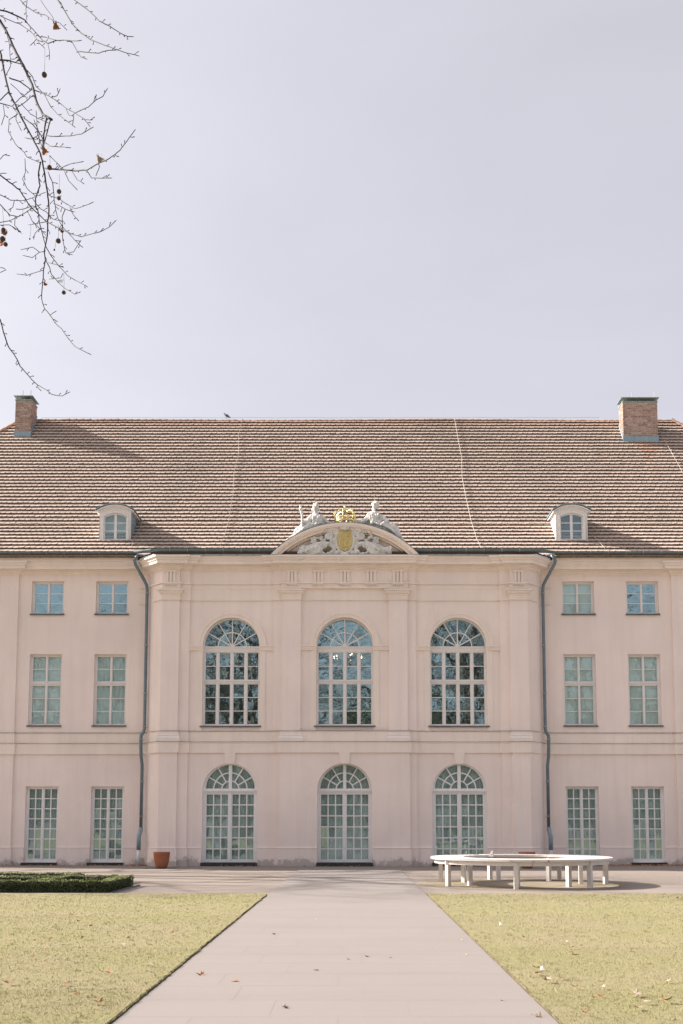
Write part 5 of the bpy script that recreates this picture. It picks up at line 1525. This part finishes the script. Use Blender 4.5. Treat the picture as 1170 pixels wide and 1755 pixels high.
def fallen(u, v, size, on_lawn, mt, label, group, i):
    x, y = gpt(u, v)
    me = LM[i % 6].copy(); me.materials.clear(); me.materials.append(M[mt])
    o = link('fallen_leaf', me, mt); s_ = size / 1.5
    o.location = (x, y, (LZ + 0.022) if on_lawn else -0.013); o.scale = (s_, s_, s_)
    o.rotation_euler = (random.uniform(-0.35, 0.35), random.uniform(-0.35, 0.35), random.uniform(0, 6.28))
    tag(o, label, 'leaf', group)
pathl = [(343, 1668, 0.085, 'leaf', 'curled brown leaf on the left half of the path'), (402, 1679, 0.07, 'leaf_red', 'reddish leaf on the path beside a curled brown leaf'),
         (488, 1724, 0.075, 'leaf_pale', 'pale leaf lying nearest the viewer on the path'), (469, 1599, 0.07, 'leaf_red', 'dark leaf on the far left half of the path'),
         (540, 1573, 0.06, 'leaf', None), (627, 1637, 0.07, 'leaf', None), (597, 1642, 0.035, 'leaf', None), (541, 1660, 0.06, 'leaf', None), (670, 1639, 0.035, 'leaf_pale', None), (800, 1634, 0.04, 'leaf', None), (790, 1609, 0.05, 'leaf', None), (752, 1553, 0.07, 'leaf', None), (860, 1712, 0.03, 'leaf', None)]
for i, (u, v, s_, mt, lb) in enumerate(pathl):
    fallen(u, v, s_, False, mt, lb or 'small dry leaf on the %s half of the path, %s' % ('left' if u < 590 else 'right', 'near the viewer' if v > 1680 else ('halfway back' if v > 1620 else 'at the far end')), 'leaves on the path', i)
fallen(923, 1738, 0.095, False, 'leaf_pale', 'pale pink leaf on the right edge of the path near the viewer', 'leaves on the path', 3)
lawnL = [(15, 1690, .085, 'leaf_red'), (114, 1691, .085, 'leaf_red'), (55, 1644, .07, 'leaf'), (80, 1612, .07, 'leaf_red'), (121, 1571, .08, 'leaf_red'), (139, 1612, .08, 'leaf_pale'), (189, 1605, .06, 'leaf_pale'), (211, 1623, .08, 'leaf_pale'), (134, 1582, .06, 'leaf'), (155, 1590, .06, 'leaf_red'), (186, 1584, .05, 'leaf_red'),
         (188, 1671, .07, 'leaf_red'), (172, 1670, .05, 'leaf'), (259, 1658, .075, 'leaf_pale'), (168, 1724, .08, 'leaf'), (130, 1710, .06, 'leaf_red'), (219, 1611, .06, 'leaf_red'), (294, 1603, .06, 'leaf_red'), (60, 1616, .05, 'leaf'), (78, 1652, .05, 'leaf'), (50, 1544, .06, 'leaf'), (253, 1545, .07, 'leaf'), (17, 1616, .05, 'leaf'), (28, 1577, .05, 'leaf_pale'), (235, 1565, .05, 'leaf')]
for i, (u, v, s_, mt) in enumerate(lawnL):
    WHERE = 'near the viewer' if v > 1680 else ('halfway back' if v > 1605 else 'at the far end'); TONE = {'leaf': 'brown', 'leaf_red': 'russet', 'leaf_pale': 'bleached'}[mt]
    lb = {0: 'russet leaf at the left picture edge on the near left lawn', 1: 'russet leaf with pale underside on the near left lawn'}.get(i, 'small %s leaf on the left lawn, %s' % (TONE, WHERE))
    fallen(u, v, s_, True, mt, lb, 'leaves on the left lawn', i)
lawnR = [(919, 1664, .08, 'leaf'), (923, 1673, .09, 'leaf_red'), (938, 1686, .11, 'leaf_pale'), (963, 1681, .07, 'leaf_red'), (1040, 1572, .09, 'leaf_pale'), (897, 1610, .06, 'leaf_red'), (927, 1615, .05, 'leaf_red'), (980, 1628, .07, 'leaf'), (985, 1642, .07, 'leaf_red'), (970, 1617, .05, 'leaf'), (1112, 1657, .06, 'leaf'), (1141, 1686, .08, 'leaf'), (1090, 1710, .095, 'leaf_pale'), (1110, 1723, .07, 'leaf_pale'), (1144, 1721, .09, 'leaf_red'), (1093, 1733, .075, 'leaf_pale'), (1027, 1711, .07, 'leaf_red'), (1035, 1697, .05, 'leaf'), (985, 1697, .06, 'leaf'), (954, 1706, .05, 'leaf'), (1161, 1542, .07, 'leaf_red'), (1168, 1581, .06, 'leaf_red'), (1136, 1618, .05, 'leaf'), (1002, 1742, .06, 'leaf'), (1018, 1716, .04, 'leaf_red')]
for i, (u, v, s_, mt) in enumerate(lawnR):
    WHERE = 'near the viewer' if v > 1680 else ('halfway back' if v > 1605 else 'at the far end'); TONE = {'leaf': 'brown', 'leaf_red': 'russet', 'leaf_pale': 'bleached'}[mt]
    lb = {1: 'russet leaf on the right lawn near the path edge', 2: 'large bleached leaf on the right lawn near the path edge', 4: 'bleached leaf alone in the middle of the far right lawn'}.get(i, 'small %s leaf on the right lawn, %s' % (TONE, WHERE))
    fallen(u, v, s_, True, mt, lb, 'leaves on the right lawn', i)
for (u, v, lb) in ((858, 1588, 'small white paper scrap on the far right lawn'), (930, 1666, 'tiny white scrap beside the russet leaf on the right lawn')):
    x, y = gpt(u, v); m_ = MB(); m_.add([(-0.02, -0.013, 0.0), (0.017, -0.016, 0.007), (0.02, 0.013, 0.02), (-0.013, 0.016, 0.03), (0.0, 0.0, 0.033)], [(0, 1, 4), (1, 2, 4), (2, 3, 4), (3, 0, 4), (3, 2, 1, 0)])
    o = m_.build('paper_scrap', 'litter'); o.location = (x, y, LZ + 0.012); tag(o, lb, 'scrap')
# drift of leaf litter along the wall
def litter(x0, x1, n, ymin, ymax):
    P = np.stack([rng.uniform(x0, x1, n), ymax - np.abs(rng.normal(0, (ymax - ymin) / 2.2, n)), np.full(n, -0.022) + rng.uniform(0, 0.03, n)], 1)
    return leaf_quads(P, np.tile(np.array([0, 0, 1.0]), (n, 1)), 0.028, rng)
V = np.concatenate([litter(5.9, 12, 900, 29.9, 30.55), litter(-6.8, -6.2, 90, 30.0, 30.5), litter(-12, -6.2, 160, 30.0, 30.55), litter(-5.0, 5.0, 110, 29.5, 29.85)])
o = link('leaf_litter', quads_mesh('leaf_litter', V), 'leaf'); tag(o, 'dry leaf litter blown along the foot of the facade', 'leaves', kind='stuff')
o = MB().add([(-10.6, 18.5, -0.026), (-4.55, 18.5, -0.026), (-4.55, 21.6, -0.026), (-10.6, 21.6, -0.026)], [(0, 1, 2, 3)]).build('bed_soil_shade', 'hedge_core'); tag(o, kind='structure')  # near-black bed: shade between the hedge rows put into the ground colour
# a slab of pale concrete at the foot of the left corner
o = MB().box(-6.15, -5.1, 28.55, 29.6, -0.029, -0.017).build('drain_slab', 'sand'); tag(o, kind='structure')

# ================================================================== TREES
def grow(seed, height, spread, fine, clear=0.22):
    """bare deciduous tree: returns trunk mesh builder and branch mesh builder"""
    r_ = random.Random(seed); tr, br = MB(), MB()
    def limb(p, d, ln, rad, lvl):
        seg = (7, 6, 5, 4, 3, 2)[lvl]; pts = [p]; rr = [rad]; dirs = []
        endr = rad * (0.45 if lvl == 0 else 0.35)
        for i in range(seg):
            w = (0.10, 0.20, 0.26, 0.34, 0.40, 0.4)[lvl]
            d = (d + Vector((r_.gauss(0, w), r_.gauss(0, w), r_.gauss(0, w) + (0.05 if lvl < 3 else -0.03)))).normalized()
            p = p + d * ln / seg; pts.append(p); dirs.append(d); rr.append(rad + (endr - rad) * (i + 1) / seg)
        (tr if lvl == 0 else br).tube(pts, rr, (10, 7, 5, 4, 3, 3)[lvl], lvl < 2)
        if lvl >= fine: return
        nch = (10, 7, 6, 5, 4)[lvl]
        for k in range(nch):
            f_ = (clear + (1 - clear) * (k + 0.7) / nch) if lvl == 0 else 0.2 + 0.8 * (k + r_.uniform(0.2, 0.9)) / nch
            f_ = min(0.999, f_); i = int(f_ * seg); q = pts[i].lerp(pts[i + 1], f_ * seg - i)
            ax = dirs[min(i, seg - 1)]
            az = r_.uniform(0, 6.283) if lvl else k * 2.4 + r_.uniform(-0.4, 0.4)
            side = ax.orthogonal().normalized(); side = Matrix.Rotation(az, 3, ax) @ side
            an = R(r_.uniform(38, 66)) if lvl == 0 else R(r_.uniform(28, 58))
            nd = (ax * math.cos(an) + side * math.sin(an)).normalized()
            cl = ln * (0.58 * spread * (1.1 - 0.45 * f_) if lvl == 0 else r_.uniform(0.42, 0.62))
            limb(q, nd, cl, max(0.009, rr[i] * (0.52 if lvl == 0 else 0.55)), lvl + 1)
    limb(Vector((0, 0, -0.2)), Vector((0, 0, 1)), height, height * 0.022, 0)
    return tr, br
protos = []
for seed, h_, sp in ((11, 19.0, 1.0), (23, 17.0, 1.15), (31, 21.0, 0.95)):
    a, b = grow(seed, h_, sp, 4)
    ma = bpy.data.meshes.new('trunk'); ma.from_pydata(a.v, [], a.f); ma.update(); mb_ = bpy.data.meshes.new('branches'); mb_.from_pydata(b.v, [], b.f); mb_.update()
    for q in (ma, mb_): q.materials.append(M['bark']); q.polygons.foreach_set('use_smooth', [True] * len(q.polygons))
    protos.append((ma, mb_))
def place_tree(i, x, y, rz, sc_, label):
    t_ = empty('bare_tree', (x, y, 0)); t_.rotation_euler = (0, 0, rz); t_.scale = (sc_, sc_, sc_ * 0.86)
    link('trunk', protos[i][0], 'bark', t_); link('crown', protos[i][1], 'bark', t_)
    tag(t_, label, 'tree', 'bare park trees facing the palace')
spots = [(0, -27, -22, 0.3, 1.0), (1, -19, -15, 1.2, 1.05), (2, -12.5, -24, 2.2, 1.0), (0, -8.0, -13, 4.0, 0.95), (1, 3.0, -22, 5.1, 0.92), (2, 7.5, -14, 0.7, 1.0), (0, 13.5, -22, 1.9, 1.05), (1, 19.0, -14, 3.3, 1.1), (2, 27, -23, 4.4, 1.0), (1, -3.5, -40, 2.7, 1.0), (2, -20, -38, 0.1, 1.1), (0, 18, -40, 5.6, 1.1)]
MIRR = ['outer left wing windows', 'inner left wing windows', 'left wing windows beside the pipe', 'left arched windows', 'right part of the middle arched window', 'right arched windows', 'right wing windows beside the pipe',
        'inner right wing windows', 'outer right wing windows', 'middle windows, farthest back', 'left windows, in the back row', 'right windows, in the back row']
for k, (i, x, y, rz, sc_) in enumerate(spots):
    place_tree(i, x, y, rz, sc_, 'bare park tree behind the viewer, mirrored in the ' + MIRR[k])
place_tree(1, -26.5, 27.5, 0.9, 1.0, 'bare leafless tree left of the palace whose shadow streaks the forecourt')

# evergreen thicket at the far side of the park, mirrored in the lower panes
n_ = 120000
wx = rng.uniform(-75, 75, n_); top = 11.5 + 2.5 * np.sin(wx * 0.23) + 1.6 * np.sin(wx * 0.71 + 1) + rng.normal(0, 0.5, n_)
wz = top * np.sqrt(rng.uniform(0.0, 1, n_)); wy = -56 + rng.normal(0, 2.0, n_) * (1.1 - wz / 18)
Pw = np.stack([wx, wy, wz], 1)
o = link('evergreen_thicket', quads_mesh('evergreen_thicket', leaf_quads(Pw, np.tile(np.array([0, 0.8, 0.4]), (n_, 1)), 0.24, rng)), 'box'); tag(o, 'dark evergreen thicket across the park, mirrored in the lower panes', 'thicket', kind='stuff')

# ---- plane tree whose twigs hang into the picture at the upper left
pt = empty('plane_tree', (-6.4, 6.2, 0)); tag(pt, 'bare plane tree with hanging twigs and seed balls at the upper left', 'tree')
TO = Vector(pt.location)
def tY(u, v): return 7.0 + 0.38 * math.sin(u * 0.017 + 1.0) + 0.34 * math.sin(v * 0.011 + 2.0)
tw = MB()
rt = random.Random(5)
PXT = 7.0 / FPX
def twig(zoom, w0, w1, oy=0, dslope=None, spurs=True, ext=None):
    """zoom: polyline in 3.9x enlarged photo pixels, w in the same unit (diameter)"""
    ds = rt.uniform(-0.35, 0.35) if dslope is None else dslope
    P = []
    tot = 0; L_ = [0]
    for i in range(1, len(zoom)):
        tot += math.hypot(zoom[i][0] - zoom[i - 1][0], zoom[i][1] - zoom[i - 1][1]); L_.append(tot)
    fine = []
    for i in range(len(zoom) - 1):
        n_ = max(2, int((L_[i + 1] - L_[i]) / 22))
        for k in range(n_):
            f_ = k / n_; fine.append((zoom[i][0] + (zoom[i + 1][0] - zoom[i][0]) * f_, zoom[i][1] + (zoom[i + 1][1] - zoom[i][1]) * f_, (L_[i] + (L_[i + 1] - L_[i]) * f_) / tot))
    fine.append((zoom[-1][0], zoom[-1][1], 1.0))
    rr = []
    for (x, y, f_) in fine:
        u, v = x / 3.9, y / 3.9 + oy
        if 0 < f_ < 1: u += rt.gauss(0, 0.22); v += rt.gauss(0, 0.22)
        P.append(at(u, v, tY(u, v) + ds * f_ * tot / 900) - TO); rr.append(max(0.0027, (w0 + (w1 - w0) * f_) / 3.9 * PXT / 2 * 1.5))
    if ext is not None:
        E_ = Vector(ext) - TO; S = P[0]; pre = []
        for k in range(6):
            f_ = k / 6; q = E_.lerp(S, f_); q.z += 0.25 * math.sin(f_ * math.pi); pre.append(q)
        P = pre + P; rr = [rr[0] * (2.2 - 1.2 * k / 6) for k in range(6)] + rr
    tw.tube(P, rr, 6)
    if spurs:
        i = 3
        while i < len(P) - 1:
            if not (ext is not None and i < 6):
                d = (P[i] - P[i - 1]).normalized(); a = rt.choice((-1, 1)) * rt.uniform(0.5, 1.2)
                sd = Matrix.Rotation(a, 3, 'Y') @ d; sd.y += rt.uniform(-0.5, 0.5); sd.normalize(); l_ = rt.uniform(0.012, 0.03)
                q = P[i] + sd * l_; tw.tube([P[i], q, q + (sd + d * 0.6).normalized() * 0.012], [rr[i] * 0.75, 0.0028, 0.0042], 4)
            i += rt.choice((1, 2, 2, 3))
        d = (P[-1] - P[-2]).normalized(); tw.tube([P[-1], P[-1] + d * 0.014], [0.0028, 0.0010], 4)
LIMB = (-4.3, 6.9, 8.2); LIMB2 = (-3.9, 7.1, 7.0); LIMB3 = (-4.0, 7.0, 5.9); TOPL = (-2.6, 7.0, 9.3)
A = 0; B = 330
twig([(0, 140), (40, 210), (100, 340), (165, 460), (215, 570), (245, 690), (285, 765), (345, 800)], 15, 12, A, 0.0, ext=LIMB)
twig([(310, 790), (297, 850), (290, 920), (285, 985)], 8, 7, A, 0.0); twig([(337, 795), (320, 860), (300, 935), (288, 990)], 6, 5, A, 0.0)
twig([(0, 345), (30, 500), (60, 620), (110, 720), (175, 850), (225, 940), (270, 1030), (285, 1100), (300, 1180), (315, 1290), (325, 1365), (325, 1427), (318, 1477), (315, 1577), (303, 1637), (295, 1682), (302, 1742), (290, 1807), (285, 1887), (278, 1937), (278, 2002), (297, 2062), (335, 2107), (365, 2157), (410, 2197), (455, 2262), (500, 2317), (555, 2347), (605, 2369)], 11, 3.2, A, 0.0, ext=LIMB2)
twig([(0, 68), (40, 75), (110, 105), (165, 135), (220, 200), (285, 270), (320, 290), (375, 270), (430, 268), (480, 280), (515, 343), (540, 380), (578, 395)], 8, 3, A, ext=LIMB)
twig([(515, 343), (590, 350), (660, 355), (700, 340), (770, 335)], 5, 2.5, A); twig([(430, 268), (490, 275), (540, 270)], 4, 2.5, A); twig([(320, 300), (330, 345), (328, 395)], 3.5, 2.5, A)
twig([(285, 280), (240, 265), (205, 300)], 3.5, 2.5, A); twig([(375, 270), (350, 262), (300, 248), (265, 245)], 3.5, 2.5, A)
twig([(385, 0), (430, 70), (480, 160), (540, 220), (600, 265), (680, 295), (760, 325), (850, 355), (920, 372)], 7, 3, A, ext=TOPL)
twig([(495, 0), (560, 45), (620, 95), (660, 140), (740, 180), (800, 220), (850, 243), (885, 245)], 6, 3, A, ext=TOPL)
twig([(135, 0), (170, 40), (240, 85), (300, 100), (360, 140), (400, 155), (445, 200)], 6, 2.5, A, ext=TOPL); twig([(270, 0), (310, 60), (355, 120), (365, 175)], 2.5, 2, A, spurs=False)
twig([(180, 0), (172, 60), (178, 130)], 4, 3, A); twig([(0, 400), (60, 405), (145, 430)], 8, 4, A, ext=LIMB2)
twig([(0, 105), (70, 140), (130, 160), (210, 215), (265, 290), (295, 320)], 4, 2.5, A, ext=LIMB)
twig([(60, 520), (130, 545), (200, 595), (280, 620), (340, 650), (400, 690), (440, 725), (500, 755), (560, 795), (600, 845)], 6, 2.5, A); twig([(500, 755), (590, 715), (640, 670), (685, 645), (715, 595)], 4, 2.5, A); twig([(560, 795), (590, 802), (615, 800)], 3, 2, A)
twig([(300, 640), (340, 715), (385, 765), (440, 805), (500, 850)], 4, 2.5, A); twig([(340, 650), (380, 640), (398, 600)], 3.5, 2.5, A); twig([(440, 725), (460, 770), (492, 780), (485, 830)], 3, 2, A)
twig([(310, 905), (370, 912), (470, 908), (545, 895), (618, 852)], 4.5, 2.5, A, 0.3); twig([(295, 950), (340, 978), (400, 980), (470, 988)], 4, 2.5, A)
twig([(300, 1125), (340, 1130), (420, 1135), (500, 1142), (580, 1137), (650, 1095), (730, 1060), (800, 1005), (850, 940), (900, 870)], 7.5, 2.5, A, 0.2); twig([(580, 1140), (610, 1190), (680, 1190), (740, 1190)], 4.5, 2.5, A)
twig([(330, 1040), (380, 1090), (420, 1130)], 4, 3, A); twig([(410, 1120), (470, 1095), (555, 1080)], 3.5, 2, A); twig([(430, 1145), (460, 1210), (515, 1268)], 2.8, 2, A, spurs=False); twig([(480, 1145), (515, 1200), (560, 1228)], 3.5, 2, A); twig([(640, 1175), (665, 1110)], 2.5, 2, A, spurs=False)
twig([(0, 1170), (60, 1215), (130, 1270), (190, 1365), (210, 1387), (310, 1482), (415, 1537), (490, 1567), (540, 1582), (670, 1549), (730, 1517), (772, 1475)], 6.5, 3, A, ext=LIMB3)
twig([(165, 1060), (170, 1150), (150, 1195), (180, 1260), (235, 1310)], 3.2, 2.5, A); twig([(160, 790), (215, 830), (270, 900), (290, 940)], 6, 4, A)
twig([(0, 690), (80, 710), (130, 660), (205, 605)], 4.5, 3, A, ext=LIMB2); twig([(80, 710), (120, 760), (60, 800), (55, 880), (100, 960), (160, 1020), (180, 1050), (260, 1085)], 3.6, 2.8, A)
twig([(180, 470), (215, 515), (240, 580), (300, 635)], 4.5, 3, A); twig([(270, 1080), (255, 1170), (265, 1240), (235, 1330), (242, 1400), (250, 1397), (265, 1497), (285, 1577), (303, 1637)], 7.5, 4, A, 0.1)
twig([(320, 1150), (350, 1220), (360, 1310), (365, 1357), (380, 1447), (410, 1507), (450, 1552), (500, 1607), (550, 1652)], 5, 2.8, A)
twig([(70, 560), (115, 600), (150, 640)], 3.5, 2.5, A); twig([(110, 720), (160, 690), (215, 640)], 4, 2.5, A); twig([(60, 610), (30, 640), (0, 670)], 5, 5, A, spurs=False); twig([(40, 500), (70, 440), (62, 300), (40, 200)], 3, 2, A); twig([(140, 690), (200, 760), (250, 790), (320, 820)], 3, 2, A); twig([(20, 700), (30, 770), (10, 830)], 3, 2, A); twig([(110, 760), (105, 800), (140, 870)], 3, 2, A)
twig([(240, 740), (245, 830), (250, 900), (285, 1000)], 3.2, 2.5, A); twig([(225, 800), (260, 880), (262, 950)], 3, 2.2, A); twig([(165, 920), (210, 930), (260, 900)], 3, 2, A); twig([(0, 1065), (20, 1040), (40, 1032)], 3, 2, A); twig([(0, 1160), (35, 1158)], 2.5, 2, A)
twig([(355, 70), (435, 110), (495, 130)], 4.5, 2.5, B); twig([(435, 110), (415, 160), (418, 300), (430, 380), (440, 405), (480, 415)], 4.2, 2.5, B); twig([(440, 405), (490, 395), (515, 360), (540, 320)], 2.5, 1.8, B, spurs=False)
twig([(325, 20), (395, 40), (440, 75), (500, 108), (560, 90), (620, 65)], 4.5, 2.5, B, 0.0); twig([(465, 95), (490, 150), (523, 187)], 3.4, 2.2, B)
twig([(0, 15), (70, 50), (155, 55), (215, 35), (300, 0)], 4, 3, B, ext=LIMB3); twig([(95, 55), (85, 100), (62, 112)], 3, 2, B); twig([(0, 80), (65, 150), (120, 162), (215, 105), (270, 80)], 4.5, 3, B, ext=LIMB3); twig([(0, 200), (60, 190), (120, 162)], 4.5, 3, B, ext=LIMB3)
twig([(0, 218), (60, 215), (95, 235), (138, 268)], 3, 2, B, ext=LIMB3); twig([(100, 170), (95, 220), (120, 245)], 3, 2, B)
twig([(300, 350), (345, 430), (395, 495), (450, 555), (520, 595), (582, 630)], 5, 2.6, B); twig([(305, 455), (330, 500), (340, 545), (385, 595), (430, 640), (500, 680), (535, 665)], 4.5, 2.6, B); twig([(320, 468), (370, 480), (420, 500)], 3.4, 2.4, B)
twig([(420, 540), (405, 570), (370, 575), (332, 578)], 2.8, 2, B); twig([(385, 590), (418, 585)], 2.6, 2, B)
twig([(295, 395), (260, 400), (215, 435), (160, 422)], 3.8, 2.4, B); twig([(265, 400), (215, 365), (145, 380)], 3.6, 2.4, B); twig([(285, 520), (230, 535), (180, 552), (118, 545)], 3.6, 2.4, B)
twig([(190, 140), (215, 190), (265, 240), (300, 280)], 3.4, 2.6, B); twig([(310, 195), (250, 205), (195, 215)], 3, 2, B); twig([(265, 240), (235, 270), (225, 305)], 3, 2, B); twig([(330, 820), (375, 792)], 3, 2.4, B, spurs=False); twig([(297, 775), (278, 805)], 3, 2.4, B, spurs=False); twig([(230, 60), (270, 110), (310, 130), (350, 175), (382, 185)], 3.6, 2.4, B); twig([(105, 110), (150, 112), (200, 95)], 3, 2, B)
twig([(0, 850), (30, 960), (55, 1030), (105, 1100), (135, 1160), (210, 1250), (250, 1285), (310, 1320), (345, 1350), (415, 1360), (462, 1335)], 7, 3, B, 0.0, ext=(-3.6, 7.0, 5.4))
twig([(250, 1300), (275, 1325)], 2.6, 2.2, B, spurs=False); twig([(0, 500), (22, 505), (38, 515), (0, 535)], 3, 2, B, spurs=False)
tw.build('hanging_twigs', 'twig', pt, True)
# seed balls on threads
for (x, y, r_, sx_, sy_, oy) in ((295, 500, 20, 298, 320, A), (330, 1120, 17, 332, 1040, A), (393, 1280, 16, 395, 1165, A), (392, 1325, 14, 395, 1270, A), (413, 255, 14, 413, 215, B), (388, 323, 18, 388, 215, B), (362, 383, 7, 372, 330, B), (425, 668, 15, 425, 540, B), (22, 250, 17, 15, 100, B), (15, 310, 20, 20, 255, B), (36, 346, 16, 26, 255, B), (198, 310, 6, 205, 215, B), (150, 150, 5, 150, 100, B)):
    u, v = x / 3.9, y / 3.9 + oy; u2, v2 = sx_ / 3.9, sy_ / 3.9 + oy; Yb = tY(u2, v2)
    c_ = at(u, v, Yb); s0 = at(u2, v2, Yb)
    m_ = MB(); rad = r_ / 3.9 * PXT
    m_.ball((0, 0, 0), rad, 16); 
    for k in range(len(m_.v)):
        q = Vector(m_.v[k]); m_.v[k] = tuple(q * (1 + rt.uniform(-0.06, 0.06)))
    o = m_.build('seed_ball', 'seed', pt, True); o.location = c_ - TO
    th = MB(); th.tube([s0 - c_, (s0 - c_) * 0.5 + Vector((0.003, 0, 0)), Vector((0, 0, rad * 0.8))], 0.0013, 4); th.build('stem', 'twig', o)
for i, (x, y, w, oy, mt) in enumerate(((378, 185, 62, A, 'leaf_red'), (305, 1015, 62, A, 'leaf_red'), (668, 1062, 48, A, 'leaf_pale'), (303, 613, 34, B, 'leaf_red'), (32, 275, 46, B, 'leaf_red'), (16, 345, 60, B, 'leaf_red'))):
    u, v = x / 3.9, y / 3.9 + oy
    me = plane_leaf_mesh(20 + i, 0.9); me.materials.append(M[mt]); o = link('dry_leaf', me, mt, pt)
    s_ = w / 3.9 * PXT / 1.15; o.scale = (s_, s_, s_); o.location = at(u, v, tY(u, v) - 0.02) - TO; o.rotation_euler = (R(90) + rt.uniform(-0.5, 0.5), rt.uniform(-0.9, 0.9) + math.pi, rt.uniform(-0.6, 0.6))
# trunk and limbs beside the frame
tr = MB(); tr.tube([(0, 0, -0.2), (0.05, 0.02, 1.0), (0.0, 0.05, 2.6), (0.1, 0.0, 4.4), (0.05, 0.1, 6.5), (0.2, 0.1, 9.0), (0.1, 0.2, 12.5)], [0.42, 0.34, 0.30, 0.27, 0.22, 0.16, 0.06], 14)
tr.build('trunk', 'bark', pt, True)
lb = MB()
def lim(a, b, r0, r1, sag=0.3):
    a, b = Vector(a), Vector(b); P = []; n_ = 8
    for k in range(n_ + 1):
        f_ = k / n_; q = a.lerp(b, f_); q.z += sag * math.sin(f_ * math.pi); q += Vector((rt.gauss(0, 0.03), rt.gauss(0, 0.03), rt.gauss(0, 0.03))) if 0 < k < n_ else Vector(); P.append(q)
    lb.tube(P, [r0 + (r1 - r0) * k / n_ for k in range(n_ + 1)], 8)
for E_, z0 in ((LIMB, 5.6), (LIMB2, 5.0), (LIMB3, 4.4), (TOPL, 7.0), ((-3.6, 7.0, 5.4), 4.0)):
    lim((0.05, 0.05, z0), Vector(E_) - TO, 0.10, 0.03)
for k in range(7):
    a = R(100 + k * 28); h_ = 5.5 + k * 0.8
    e_ = Vector((2.6 * math.cos(a), 2.6 * math.sin(a), h_ + 2.2)); lim((0.05, 0.05, h_), e_, 0.09, 0.025)
    for j in range(4):
        b = a + rt.uniform(-0.7, 0.7); s_ = Vector((0.05, 0.05, h_)).lerp(e_, 0.4 + 0.18 * j); lim(s_, s_ + Vector((1.2 * math.cos(b), 1.2 * math.sin(b), rt.uniform(0.2, 1.0))), 0.025, 0.008, 0.1)
lb.build('limbs', 'bark', pt, True)
